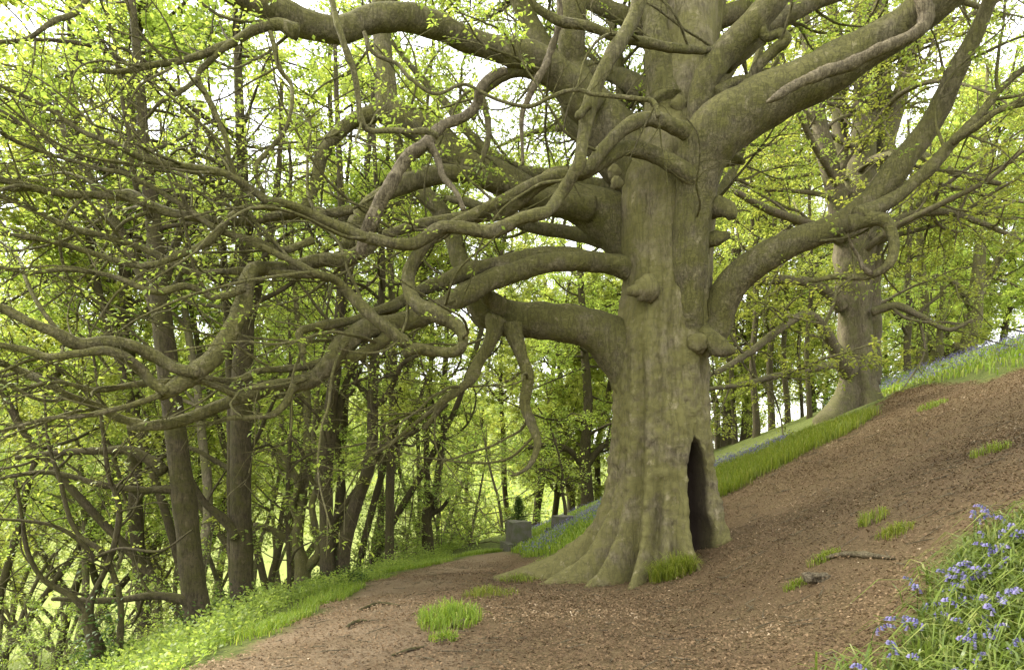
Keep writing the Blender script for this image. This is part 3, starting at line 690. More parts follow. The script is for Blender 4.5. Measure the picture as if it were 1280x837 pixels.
def blob(mbd, c0, r, sq=(1, 1, 1), rough=0.2, seed=0, nu=20, nv=14):
    u = np.linspace(0, 2 * np.pi, nu, endpoint=False); v = np.linspace(0, np.pi, nv)
    UU, VV = np.meshgrid(u, v)
    d = np.stack([np.cos(UU) * np.sin(VV), np.sin(UU) * np.sin(VV), np.cos(VV)], -1)
    d[0] = (0, 0, 1); d[-1] = (0, 0, -1)
    q = d.reshape(-1, 3)
    rr = 1 + rough * vnoise(q * 1.7 + seed * 3.1, seed) + 0.4 * rough * vnoise(q * 5 + seed, seed + 1)
    V = q * rr[:, None] * r * np.array(sq) + c0
    i = np.arange(nu * nv).reshape(nv, nu); j = np.roll(i, -1, 1)
    mbd.add(V, np.stack([i[:-1], i[1:], j[1:], j[:-1]], -1).reshape(-1, 4))

mb = MB(); blob(mb, P(809, 362, 9.24), 0.17, (1, 0.8, 1.1), 0.22, 3)
tube(mb, np.array([P(806, 362, 9.25), P(793, 363, 9.2), P(785, 364, 9.18)]), np.array([0.11, 0.085, 0.06]), 12, 0.2, 9)
gpart('burl', mb, M['bark_big'], None, trunk)
for k, (a, b_, y, r) in enumerate(((848, 131, 9.25, 0.13), (771, 229, 9.2, 0.10), (884, 121, 9.0, 0.13), (768, 216, 9.3, .1), (872, 428, 9.18, .16))):
    mb = MB(); blob(mb, P(a, b_, y + 0.06), r * 0.85, (1, 0.7, 1.1), 0.3, 10 + k); gpart('burl', mb, M['bark_big'], None, trunk)

# ------------------------------------------------------------------ the second big beech and other traced trees
def fluted(mbd, pts, rad, ground_z, seed, nlobes=7, flare=0.9, hh=1.2, sides=72, step=0.06, groove=0.10):
    """an old trunk with root flare and flutes"""
    r_ = np.random.default_rng(seed)
    c_ = catmull(np.column_stack([pts, rad]), step); ce, ra = c_[:, :3], c_[:, 3]
    p_ = np.linspace(-np.pi, np.pi, sides, endpoint=False); Hh = ce[:, 2:3] - ground_z; PHh = p_[None] + 0 * Hh
    Dd = np.stack([np.sin(PHh), -np.cos(PHh), 0 * PHh], -1); Rr = ra[:, None] + 0 * PHh
    ang = np.arange(nlobes) / nlobes * 2 * np.pi + r_.uniform(-0.25, 0.25, nlobes)
    for a in ang:
        x = wrap(PHh - a - 0.15 * vnoise(np.stack([Hh * 0.7, 0 * Hh + a, 0 * Hh], -1), seed)) / dg(150 / nlobes)
        e = np.exp(-x * x)
        Rr = Rr + flare * r_.uniform(0.6, 1.3) * e * np.exp(-np.clip((Hh + 0.25) / hh, 0, None) * 2.6)
        Rr = Rr + ra[:, None] * groove * (e - 0.5) * np.clip(1.1 - Hh / 6, 0.2, 1)
    po = (ce[:, None] + Dd * Rr[..., None]).reshape(-1, 3)
    Rr = Rr + ra[:, None] * (0.06 * vnoise(po * 2.2, seed + 1) + 0.035 * vnoise(po * 7, seed + 2)).reshape(Rr.shape)
    V_ = ce[:, None] + Dd * Rr[..., None]; n_, s_ = Rr.shape; i_ = np.arange(n_ * s_).reshape(n_, s_); j_ = np.roll(i_, -1, 1)
    mbd.add(V_.reshape(-1, 3), np.stack([i_[:-1], j_[:-1], j_[1:], i_[1:]], -1).reshape(-1, 4))

def traced_tree(name, label, base_px, Y, trunk_rows, limbs, seed, bark_m, leaf_m='leaf_far', group=None, flare=0.25, nl=8, cw=8, llen=2.2, leaf=(7, 0.075), trunk_fl=True, extra=None, keep=1.0, t0=0.45, lobes=6, upb=0.02):
    """a tree whose trunk and limbs follow the photograph; twigs and leaves are grown on them"""
    rs = np.random.default_rng(seed)
    pb = P(*base_px, Y); z0 = gz(pb[0], pb[1]); org = np.array([pb[0], pb[1], z0])
    t = thing(name, label, 'tree', org, 0, group)
    pts, rr = trace(trunk_rows, [Y])
    d0 = pts[0] - pts[1]; d0 = d0 / np.linalg.norm(d0)
    ext = (pts[0, 2] - (z0 - 0.35))
    if ext > 0: pts = np.concatenate([[pts[0] + d0 * ext / max(0.3, -d0[2])], pts]); rr = np.concatenate([[rr[0] * 1.1], rr])
    mbd = MB(); fluted(mbd, pts, rr, z0, seed, lobes, flare, 0.55 if flare < 0.4 else 1.1, (40 if rr.max() < 0.3 else 72) if Y < 18 else 20, 0.08 if Y < 18 else 0.2, 0.05 if flare < 0.4 else 0.13)
    obj('trunk', mbd.mesh('trunk', origin=org), M[bark_m], t)
    g = Growth(rs)
    cc = catmull(np.column_stack([pts, rr]), 0.2)
    lines = [(cc[:, :3], cc[:, 3], t0)]
    for Yl, rw in limbs:
        lp, lr = trace(rw, Yl); lc = catmull(np.column_stack([lp, lr]), max(0.05, lr.mean() * 0.6))
        mb_ = MB(); tube(mb_, lc[:, :3], lc[:, 3], 12 if lr.max() > 0.06 else 8, 0.1, seed + len(lines), knots=0.1)
        obj('limb', mb_.mesh('limb', origin=org), M[bark_m], t)
        lines.append((lc[:, :3], lc[:, 3], 0.15))
    for q, r, tt0 in lines:
        ln = np.linalg.norm(np.diff(q, axis=0), axis=1).sum()
        g.children(q, r, max(2, int(ln * nl / 6)), tt0, 1.0, 0.55, 60, 0.16, np.array([0, 0, upb]), 1.0, 0.5, llen, 0.5, 0.045, 0 if Y < 12 else 1, (2.2, 0.35))
    if extra: extra(g, org, rs)
    mb_ = MB(); g.wood(mb_); g.twig_wood(mb_); obj('small_branches', mb_.mesh('small_branches', origin=org), M[bark_m], t, kind='stuff')
    mb_ = MB(); g.leaves(mb_, leaf[0], leaf[1], keep); obj('crown', mb_.mesh('crown', origin=org), M[leaf_m], t, kind='stuff')
    return t

def crown_limbs(n, z0, z1, L0, L1, el0, el1, r0=0.10, kids=10, lm=2.6):
    def f(g, org, rs):
        for k in range(n):
            a = rs.uniform(0, 2 * np.pi); el = rs.uniform(el0, el1)
            st = org + np.array([0, 0, rs.uniform(z0, z1)])
            d = np.array([math.cos(a) * math.cos(el), math.sin(a) * math.cos(el), math.sin(el)])
            q = walk(st, d, rs.uniform(L0, L1), 9, 0.12, np.array([0, 0, 0.01]), rs); r = np.linspace(r0, 0.02, 9) * rs.uniform(0.6, 1.1)
            g.br.append((q, r))
            g.children(q, r, kids, 0.2, 1.0, 0.5, 55, 0.16, np.zeros(3), 0.9, 0.7, lm, 0.5, 0.03, 1, (2.0, 0.35))
    return f

second = traced_tree('old_beech', 'second stout old beech on the slope with twin fused trunk and fan of upright stems', (1070, 505), 17.0,
    [(1070, 545, 84), (1070, 505, 74), (1070, 470, 62), (1069, 430, 56), (1067, 390, 56), (1066, 350, 58), (1068, 310, 60), (1070, 270, 54), (1076, 220, 40), (1080, 160, 30), (1080, 90, 26), (1078, 10, 22), (1075, -80, 16), (1070, -160, 10)],
    [((17.2, 17.6), [(1086, 480, 26), (1088, 420, 26), (1087, 360, 27), (1090, 300, 28), (1098, 220, 26), (1103, 140, 24), (1100, 60, 20), (1102, -40, 15), (1110, -130, 8)]),
     ((16.8, 16.3), [(1058, 300, 30), (1045, 240, 24), (1030, 180, 20), (1015, 110, 17), (1008, 40, 14), (990, -60, 10)]),
     ((17, 17.3), [(1085, 270, 22), (1105, 190, 20), (1125, 120, 17), (1140, 60, 14), (1160, -30, 10)]),
     ((17.4, 18.5), [(1064, 250, 22), (1050, 160, 18), (1052, 90, 16), (1040, 10, 12), (1035, -70, 8)]),
     ((16.8, 15.5, 14.6), [(1062, 465, 24), (1045, 438, 17), (1025, 405, 13), (1006, 393, 11), (975, 411, 10), (940, 438, 9), (905, 460, 7), (880, 472, 5)]),
     ((16.8, 15.8), [(1052, 385, 18), (1035, 365, 14), (1010, 353, 13), (965, 350, 11), (930, 360, 7), (900, 385, 5)]),
     ((16.5, 15.0), [(1050, 300, 14), (1010, 280, 11), (960, 262, 9), (920, 240, 7)]),
     ((16.4, 14.5), [(1045, 455, 10), (1010, 462, 8), (970, 470, 8), (930, 480, 7), (885, 486, 5)]),
     ((16.6, 15.0), [(1090, 300, 14), (1130, 272, 11), (1180, 265, 9), (1230, 280, 7), (1275, 300, 5)]),
     ((16.6, 15.5), [(1090, 390, 11), (1120, 382, 9), (1150, 395, 8), (1185, 412, 6), (1215, 400, 4)]),
     ((16.6, 15.0), [(1095, 200, 14), (1140, 190, 11), (1190, 215, 9), (1250, 230, 6)])],
    77, 'bark_wood', 'leaf', flare=0.5, nl=9, llen=3.0, leaf=(12, 0.085), extra=crown_limbs(18, 3.5, 9, 4, 6.5, -0.05, 0.8), t0=0.5, lobes=8)

LT = []   # trees of the wood to the left, traced
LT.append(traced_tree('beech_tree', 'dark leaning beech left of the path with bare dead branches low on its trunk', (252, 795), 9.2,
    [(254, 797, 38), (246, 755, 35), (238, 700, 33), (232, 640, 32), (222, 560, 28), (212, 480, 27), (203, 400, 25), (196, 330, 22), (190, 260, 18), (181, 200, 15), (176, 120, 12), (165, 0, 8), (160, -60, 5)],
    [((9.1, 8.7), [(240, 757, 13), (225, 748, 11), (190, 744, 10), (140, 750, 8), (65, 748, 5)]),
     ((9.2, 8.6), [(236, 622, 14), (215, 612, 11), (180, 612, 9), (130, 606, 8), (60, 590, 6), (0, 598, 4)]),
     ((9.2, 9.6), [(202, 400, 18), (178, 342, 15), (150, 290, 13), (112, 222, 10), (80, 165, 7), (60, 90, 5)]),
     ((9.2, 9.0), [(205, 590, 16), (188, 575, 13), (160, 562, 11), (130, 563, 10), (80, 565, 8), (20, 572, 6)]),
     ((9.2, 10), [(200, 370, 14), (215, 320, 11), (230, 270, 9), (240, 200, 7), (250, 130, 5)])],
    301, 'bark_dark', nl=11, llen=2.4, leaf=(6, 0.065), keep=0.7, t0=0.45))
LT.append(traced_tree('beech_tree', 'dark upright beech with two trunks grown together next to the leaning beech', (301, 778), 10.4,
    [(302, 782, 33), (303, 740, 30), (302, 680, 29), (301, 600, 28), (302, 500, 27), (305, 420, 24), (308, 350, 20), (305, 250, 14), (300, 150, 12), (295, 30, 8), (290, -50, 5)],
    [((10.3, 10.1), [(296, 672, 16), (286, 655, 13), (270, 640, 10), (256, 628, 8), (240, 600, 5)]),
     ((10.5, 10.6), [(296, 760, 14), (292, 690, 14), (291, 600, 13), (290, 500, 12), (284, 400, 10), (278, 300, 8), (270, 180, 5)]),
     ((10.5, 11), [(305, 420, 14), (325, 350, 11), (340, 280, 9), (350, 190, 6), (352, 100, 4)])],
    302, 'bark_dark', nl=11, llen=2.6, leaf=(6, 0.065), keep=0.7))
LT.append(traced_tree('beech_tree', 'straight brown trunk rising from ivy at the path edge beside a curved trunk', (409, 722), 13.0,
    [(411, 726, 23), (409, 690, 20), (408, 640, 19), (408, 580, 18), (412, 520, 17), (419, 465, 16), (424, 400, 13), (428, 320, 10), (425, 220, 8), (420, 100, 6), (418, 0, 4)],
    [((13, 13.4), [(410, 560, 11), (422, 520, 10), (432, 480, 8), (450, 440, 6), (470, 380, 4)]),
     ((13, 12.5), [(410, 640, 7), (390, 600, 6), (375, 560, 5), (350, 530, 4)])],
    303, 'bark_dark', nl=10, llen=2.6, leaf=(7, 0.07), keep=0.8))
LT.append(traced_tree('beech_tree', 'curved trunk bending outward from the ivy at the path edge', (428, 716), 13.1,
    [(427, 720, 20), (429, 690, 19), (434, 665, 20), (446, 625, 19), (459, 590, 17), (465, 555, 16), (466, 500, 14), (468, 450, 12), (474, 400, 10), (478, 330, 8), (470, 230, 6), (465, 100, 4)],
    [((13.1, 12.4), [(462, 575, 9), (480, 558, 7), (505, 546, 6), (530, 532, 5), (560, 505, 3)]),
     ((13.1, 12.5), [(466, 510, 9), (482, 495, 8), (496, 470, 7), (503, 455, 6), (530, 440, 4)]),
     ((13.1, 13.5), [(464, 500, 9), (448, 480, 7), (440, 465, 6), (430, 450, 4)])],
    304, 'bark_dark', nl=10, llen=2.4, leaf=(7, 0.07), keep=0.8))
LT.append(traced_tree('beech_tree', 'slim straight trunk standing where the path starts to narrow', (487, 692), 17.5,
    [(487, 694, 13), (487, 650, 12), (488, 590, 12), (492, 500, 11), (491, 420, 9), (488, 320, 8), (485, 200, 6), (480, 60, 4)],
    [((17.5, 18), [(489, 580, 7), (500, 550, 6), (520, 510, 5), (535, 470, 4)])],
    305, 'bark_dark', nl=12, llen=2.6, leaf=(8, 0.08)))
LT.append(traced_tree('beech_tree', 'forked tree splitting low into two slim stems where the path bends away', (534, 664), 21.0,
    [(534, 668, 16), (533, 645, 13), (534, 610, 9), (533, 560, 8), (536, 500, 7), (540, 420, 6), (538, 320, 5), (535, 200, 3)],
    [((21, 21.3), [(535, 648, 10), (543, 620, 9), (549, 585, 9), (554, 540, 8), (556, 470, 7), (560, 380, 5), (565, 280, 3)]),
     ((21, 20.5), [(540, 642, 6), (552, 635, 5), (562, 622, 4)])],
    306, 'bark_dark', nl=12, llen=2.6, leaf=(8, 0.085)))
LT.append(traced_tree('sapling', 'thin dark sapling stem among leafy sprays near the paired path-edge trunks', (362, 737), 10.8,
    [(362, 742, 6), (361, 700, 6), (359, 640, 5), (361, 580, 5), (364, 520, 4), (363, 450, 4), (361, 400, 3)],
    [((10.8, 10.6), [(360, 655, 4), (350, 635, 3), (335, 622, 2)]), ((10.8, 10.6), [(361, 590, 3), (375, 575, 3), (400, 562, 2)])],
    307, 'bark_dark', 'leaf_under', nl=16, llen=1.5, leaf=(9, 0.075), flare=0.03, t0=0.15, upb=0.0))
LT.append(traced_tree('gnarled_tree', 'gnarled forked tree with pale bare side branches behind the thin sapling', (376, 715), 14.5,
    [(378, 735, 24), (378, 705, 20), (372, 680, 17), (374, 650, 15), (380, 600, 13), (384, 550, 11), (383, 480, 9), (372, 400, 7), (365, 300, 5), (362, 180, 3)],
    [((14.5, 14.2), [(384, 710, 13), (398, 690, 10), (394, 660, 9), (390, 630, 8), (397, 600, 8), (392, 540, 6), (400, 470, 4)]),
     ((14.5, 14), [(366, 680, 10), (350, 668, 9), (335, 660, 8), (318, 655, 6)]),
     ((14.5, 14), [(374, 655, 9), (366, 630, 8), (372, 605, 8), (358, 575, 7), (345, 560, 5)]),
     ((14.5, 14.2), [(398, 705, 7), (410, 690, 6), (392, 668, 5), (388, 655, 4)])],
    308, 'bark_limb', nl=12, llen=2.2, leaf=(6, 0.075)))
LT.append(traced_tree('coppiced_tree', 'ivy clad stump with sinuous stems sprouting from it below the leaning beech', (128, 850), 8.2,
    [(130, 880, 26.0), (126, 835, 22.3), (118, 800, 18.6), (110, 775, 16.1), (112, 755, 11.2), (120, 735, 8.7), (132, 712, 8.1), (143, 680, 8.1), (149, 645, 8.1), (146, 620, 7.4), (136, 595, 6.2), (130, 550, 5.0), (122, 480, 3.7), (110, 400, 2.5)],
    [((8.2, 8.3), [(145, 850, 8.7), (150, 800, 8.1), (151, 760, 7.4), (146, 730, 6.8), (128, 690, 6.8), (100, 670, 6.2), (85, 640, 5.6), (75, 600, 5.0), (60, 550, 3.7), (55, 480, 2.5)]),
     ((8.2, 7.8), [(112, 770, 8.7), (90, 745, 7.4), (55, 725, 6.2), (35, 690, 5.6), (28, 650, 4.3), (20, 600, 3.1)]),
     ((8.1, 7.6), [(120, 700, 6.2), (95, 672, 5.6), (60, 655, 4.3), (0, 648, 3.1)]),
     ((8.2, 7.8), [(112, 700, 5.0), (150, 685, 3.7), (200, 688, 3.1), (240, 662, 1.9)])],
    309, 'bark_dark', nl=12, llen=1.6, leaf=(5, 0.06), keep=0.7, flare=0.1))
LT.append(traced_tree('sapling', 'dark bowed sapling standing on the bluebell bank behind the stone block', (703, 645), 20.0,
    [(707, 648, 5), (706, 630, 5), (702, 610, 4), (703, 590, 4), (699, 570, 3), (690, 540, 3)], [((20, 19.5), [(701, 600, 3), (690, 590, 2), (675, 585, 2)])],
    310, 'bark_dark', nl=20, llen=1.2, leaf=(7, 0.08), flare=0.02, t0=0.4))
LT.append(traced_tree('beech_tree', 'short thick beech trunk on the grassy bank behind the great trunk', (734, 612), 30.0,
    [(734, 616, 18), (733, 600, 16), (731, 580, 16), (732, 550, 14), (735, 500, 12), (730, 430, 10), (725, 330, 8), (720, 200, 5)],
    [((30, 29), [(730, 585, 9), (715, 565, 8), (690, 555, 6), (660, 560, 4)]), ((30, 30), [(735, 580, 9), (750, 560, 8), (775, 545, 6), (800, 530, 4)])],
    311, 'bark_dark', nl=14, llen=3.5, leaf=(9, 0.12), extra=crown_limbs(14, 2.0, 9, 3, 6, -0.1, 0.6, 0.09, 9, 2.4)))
for k, (lab, bp, Y, rws, lim) in enumerate((
    ('slim dark tree standing alone just beyond the brow of the slope', (1136, 486), 25, [(1137, 488, 10), (1135, 460, 9), (1134, 430, 9), (1137, 390, 8), (1135, 330, 7), (1140, 250, 5), (1135, 150, 3)],
       [((25, 24.5), [(1135, 420, 5), (1120, 395, 4), (1105, 375, 3)]), ((25, 25), [(1136, 410, 5), (1155, 385, 4), (1175, 370, 3)])]),
    ('pale grey trunk behind the slim tree beyond the brow', (1152, 476), 28, [(1153, 478, 17), (1153, 450, 16), (1152, 420, 14), (1156, 380, 11), (1150, 300, 8), (1150, 200, 4)], []),
    ('knobbly pollard trunk on the skyline of the slope', (1170, 470), 29, [(1168, 474, 16), (1169, 455, 14), (1172, 438, 16), (1174, 420, 9), (1178, 380, 7), (1180, 300, 5), (1180, 220, 3)],
       [((29, 29), [(1170, 440, 8), (1160, 420, 6), (1150, 395, 4)])]),
    ('stout old tree leaning on the skyline with a swollen base', (1208, 452), 27, [(1205, 456, 24), (1207, 445, 24), (1212, 425, 22), (1218, 400, 20), (1220, 370, 18), (1224, 330, 15), (1226, 270, 11), (1230, 180, 7), (1235, 80, 4)],
       [((27, 26.5), [(1205, 440, 18), (1199, 436, 14), (1195, 432, 10)]), ((27, 26), [(1218, 390, 10), (1200, 360, 8), (1175, 345, 6), (1150, 350, 4)]), ((27, 27), [(1222, 370, 11), (1245, 330, 9), (1270, 290, 6)])]))):
    LT.append(traced_tree('hilltop_tree', lab, bp, Y, rws, lim, 320 + k, 'bark_limb' if k else 'bark_dark', nl=12, llen=3.2, leaf=(9, 0.11), flare=0.15, keep=0.9))
for k, (px, py, Y, w, top) in enumerate(((945, 546, 24, 9, 938), (964, 540, 25, 9, 970), (984, 533, 25, 8, 975), (1011, 524, 23, 7, 1012), (1002, 530, 30, 5, 998), (918, 556, 27, 7, 915))):
    tx = lambda f: px + (top - px) * f
    LT.append(traced_tree('slender_tree', 'slender young trunk in the row behind the bluebell strip', (px, py), Y,
       [(px + 1, py + 4, w * 1.2), (px, py - 30, w), (tx(.2) - 3, py - 90, w * .9), (tx(.4) + 3, py - 170, w * .8), (tx(.7), py - 270, w * .6), (top, py - 420, w * .35)], [], 340 + k, 'bark_dark',
       group='slender trunks behind the bluebell strip', nl=13, llen=2.6, leaf=(9, 0.10), flare=0.06, t0=0.3))

# ------------------------------------------------------------------ woodland trees grown from a few patterns
def pattern(seed, H, r, stems, crook, start, nlimb, llen, leaf_n, leaf_s, lean=0.06, keep=1.0, el=(0.1, 0.8)):
    rs = np.random.default_rng(seed); g = Growth(rs); wood = MB()
    for s_ in range(stems):
        a = rs.uniform(0, 2 * np.pi); sp = 0.0 if stems == 1 else 0.16
        d = np.array([math.cos(a) * (lean + sp), math.sin(a) * (lean + sp), 1.0]); h = H * rs.uniform(0.8, 1.05)
        q = walk(np.array([math.cos(a) * r * 0.7 * (stems > 1), math.sin(a) * r * 0.7 * (stems > 1), -0.5]), d, h, 15, crook, np.array([0, 0, 0.03]), rs)
        rr = r * (0.75 if stems > 1 else 1) * np.linspace(1, 0.12, 15) ** 0.8; rr[0] *= 1.35
        c_ = catmull(np.column_stack([q, rr]), 0.3); tube(wood, c_[:, :3], c_[:, 3], 9, 0.12, seed, knots=0.06)
        for k in range(nlimb // stems):
            t = rs.uniform(start, 0.98); i = int(t * (len(c_) - 1)); a = rs.uniform(0, 2 * np.pi); e = rs.uniform(*el)
            d = np.array([math.cos(a) * math.cos(e), math.sin(a) * math.cos(e), math.sin(e)])
            ln = llen * (1.15 - 0.65 * t) * rs.uniform(0.6, 1.2); n_ = 9
            q2 = walk(c_[i, :3], d, ln, n_, 0.13, np.zeros(3), rs); r2 = np.linspace(min(c_[i, 3] * 0.55, 0.07), 0.008, n_)
            g.br.append((q2, r2))
            g.children(q2, r2, int(ln * 2.3), 0.15, 1.0, 0.55, 60, 0.16, np.zeros(3), 0.9, 0.7, llen * 0.5, 0.4, 0.02, 1, (2.0, 0.35))
            g.twigs(q2, r2, int(ln * 3), 0.4)
    g.wood(wood, 3); g.twig_wood(wood)
    lv = MB(); g.leaves(lv, leaf_n, leaf_s, keep)
    return wood.mesh('trunk'), lv.mesh('crown')

def plant_pattern(name, label, group, meshes, x, y, rz, scale, barkm, leafm):
    t = thing(name, label, 'tree', (x, y, gz(x, y)), rz, group); t.scale = (scale,) * 3
    obj('trunk', meshes[0], M[barkm], t, kind='stuff'); obj('crown', meshes[1], M[leafm], t, kind='stuff')
    return t

PT = [pattern(501, 13, 0.11, 1, 0.11, 0.40, 26, 3.6, 16, 0.085), pattern(502, 12, 0.10, 2, 0.12, 0.38, 28, 3.2, 16, 0.085),
      pattern(503, 15, 0.20, 1, 0.04, 0.20, 34, 4.6, 13, 0.115), pattern(504, 11, 0.09, 3, 0.14, 0.38, 30, 3.0, 16, 0.085),
      pattern(505, 17, 0.26, 1, 0.03, 0.14, 42, 5.6, 20, 0.125), pattern(506, 23, 0.19, 1, 0.06, 0.44, 46, 4.6, 27, 0.105), pattern(507, 20, 0.16, 2, 0.075, 0.40, 48, 4.0, 27, 0.105)]
UND = [pattern(511, 3.4, 0.03, 1, 0.05, 0.12, 16, 1.5, 9, 0.085, el=(-0.1, 0.35)), pattern(512, 2.4, 0.025, 2, 0.06, 0.10, 14, 1.2, 9, 0.08, el=(-0.1, 0.4)),
       pattern(513, 4.6, 0.05, 1, 0.05, 0.15, 22, 1.9, 10, 0.09, el=(-0.1, 0.4))]
print('patterns', [len(p[1].polygons) for p in PT + UND])
rw_ = np.random.default_rng(66)
placed = [np.array(t.location)[:2] for t in LT]
def free(x, y, d): return all(np.hypot(x - p[0], y - p[1]) > d for p in placed)
def scatter(n, pxr, Yr, pats, sc_, name, label, group, barkm, leafm, gap, tries=2000):
    k = 0
    for _ in range(tries):
        if k >= n: break
        Y = rw_.uniform(*Yr); px = rw_.uniform(*pxr); x = (px - 640) / F * Y
        if not free(x, Y, gap): continue
        if name == 'tall_tree' and x > float(np.interp(Y, *_xp)) - 3.0: continue
        if name == 'beech_sapling' and x > float(np.interp(Y, *_xp)) - (1.7 if Y > 15 else 2.7): continue
        placed.append(np.array([x, Y]))
        plant_pattern(name, label, group, pats[rw_.integers(len(pats))], x, Y, rw_.uniform(0, 6.28), rw_.uniform(*sc_), barkm, leafm); k += 1
scatter(19, (-120, 420), (13, 27), PT[:2] + PT[3:4], (0.9, 1.3), 'woodland_tree', 'thin crooked tree in the crowded wood on the slope below the path', 'thin crooked trees in the wood below the path', 'bark_wood', 'leaf_far', 1.5)
scatter(4, (-90, 240), (16, 23), PT[5:7], (0.9, 1.15), 'tall_tree', 'tall leafy tree behind the leaning path edge beech', 'tall leafy trees behind the leaning beech', 'bark_dark', 'leaf_far', 1.6)
scatter(7, (40, 560), (16, 24), PT[5:7], (0.85, 1.1), 'tall_tree', 'tall leafy tree rising behind the limbs of the great beech', 'tall leafy trees behind the great beech limbs', 'bark_dark', 'leaf_far', 1.7)
scatter(14, (-150, 560), (27, 50), PT[5:7], (0.85, 1.15), 'woodland_tree', 'distant tree deep in the wood below the path', 'distant trees deep in the wood below the path', 'bark_wood', 'leaf_far', 2.6)
scatter(12, (520, 900), (29, 54), PT[2:3] + PT[5:6], (0.85, 1.15), 'woodland_tree', 'leafy tree on the bank beyond the stone blocks', 'leafy trees beyond the stone blocks', 'bark_dark', 'leaf_far', 3.2)
scatter(15, (880, 1320), (28, 50), PT[2:3] + PT[4:5], (0.85, 1.15), 'woodland_tree', 'leafy tree on the hillside behind the second old beech', 'leafy trees on the hillside behind the second beech', 'bark_dark', 'leaf_far', 3.0)
scatter(28, (-40, 400), (7.5, 16), UND, (0.35, 0.65), 'beech_sapling', 'bright leafy beech sapling in the undergrowth below the path', 'leafy saplings below the path', 'bark_wood', 'leaf_under', 0.9)
scatter(10, (450, 640), (16, 26), UND, (0.8, 1.2), 'beech_sapling', 'bright leafy sapling beside the far end of the path', 'leafy saplings beside the far end of the path', 'bark_dark', 'leaf_under', 0.9)

for k, (px, Y, sc_, lab) in enumerate(((588, 22.5, 1.15, 'rounded bright green young beech beside the far bend of the path'), (548, 25.5, 1.35, 'leafy young beech behind the forked slim tree'),
                                       (628, 27.5, 1.5, 'bright young beech on the slope beyond the square stone block'))):
    x = (px - 640) / F * Y; plant_pattern('young_beech', lab, None, UND[2], x, Y, k * 2.1, sc_, 'bark_dark', 'leaf_under')
for k, (px, Y, sc_, lab) in enumerate(((668, 33, 0.8, 'broad leafy tree low on the bank between the stone block and the great trunk'), (716, 38, 0.95, 'broad leafy tree high on the bank behind the short thick beech'))):
    x = (px - 640) / F * Y; plant_pattern('broad_tree', lab, None, PT[4], x, Y, 1 + k * 2.4, sc_, 'bark_wood', 'leaf_far')

# ------------------------------------------------------------------ far wood that reads as one mass
def mass(n, pxr, Yr, zr, size, seed, clump=90, sig=(2.2, 2.2, 1.2)):
    rs = np.random.default_rng(seed); nc = n // clump
    Y = rs.uniform(*Yr, nc); X = (rs.uniform(*pxr, nc) - 640) / F * Y
    Z = ground(X, Y) + rs.uniform(*zr, nc)
    c_ = np.repeat(np.stack([X, Y, Z], -1), clump, 0) + rs.normal(0, 1, (nc * clump, 3)) * np.array(sig)
    mbd = MB(); d = unit(rs.normal(0, 1, c_.shape) * np.array([1, 1, 0.35]))
    leaves_on(mbd, c_, c_ + d * 0.4, 1, size, rs, flat=0.6)
    return mbd
mb = MB()
for args in ((26000, (-300, 700), (85, 125), (1, 12), 0.5, 701, 90, (3, 3, 2)), (30000, (560, 1500), (56, 80), (1, 18), 0.34, 702)):
    m_ = mass(*args); mb.v += m_.v; mb.a += m_.a; mb.q += [q + mb.n for q in m_.q]; mb.n += m_.n
o = obj('far_woodland', mb.mesh('far_woodland'), M['leaf_far'], kind='stuff'); o['label'] = 'bright spring foliage of the far wood closing the view'

# ------------------------------------------------------------------ grass, bluebells, undergrowth
def blades(mbd, pts, h, w, rng, lean=0.45, hv=0.35, bend=0.5):
    n = len(pts); a = rng.uniform(0, 2 * np.pi, n); hh = h * rng.uniform(1 - hv, 1 + hv, n)[:, None] if np.isscalar(h) else h[:, None]
    dr = np.stack([np.cos(a), np.sin(a), 0 * a], -1); ln = lean * rng.uniform(0.1, 1.2, (n, 1))
    sd = np.stack([-np.sin(a), np.cos(a), 0 * a], -1) * w * rng.uniform(0.6, 1.3, (n, 1))
    up = np.array([0, 0, 1.0])
    m1 = pts + up * hh * 0.5 + dr * hh * ln * 0.30
    m2 = pts + up * hh * (0.86 - 0.25 * bend * ln) + dr * hh * ln * 0.75
    tp_ = pts + up * hh * (1.0 - 0.9 * bend * ln) + dr * hh * ln * 1.25
    b0 = pts - up * 0.03
    V = np.stack([b0 - sd, b0 + sd, m1 - sd * 0.95, m1 + sd * 0.95, m2 - sd * 0.7, m2 + sd * 0.7, tp_], 1)
    k = np.arange(n)[:, None] * 7
    Q = np.concatenate([k + np.array([0, 1, 3, 2]), k + np.array([2, 3, 5, 4])]); T = k + np.array([4, 5, 6])
    r = np.clip(rng.normal(0.5, 0.22, n), 0, 1); mbd.add(V.reshape(-1, 3), Q, T, np.repeat(r, 7))

def in_poly(poly, n, rng, fall=0.0):
    lo, hi = poly.min(0), poly.max(0); x = rng.uniform(lo[0], hi[0], n); y = rng.uniform(lo[1], hi[1], n)
    k = sdist(x, y, poly) + (rng.normal(0, fall, n) if fall else 0) > 0
    x, y = x[k], y[k]; return np.stack([x, y, ground(x, y)], -1)

def off_path(p): return p[litter_mask(p[:, 0], p[:, 1]) < 0.3]

def thin(p, freq, seed, thr, rng, soft=0.3):
    k = vnoise(p * np.array([freq, freq, 0]), seed) + rng.normal(0, soft, len(p)) > thr; return p[k]

rg = np.random.default_rng(90)
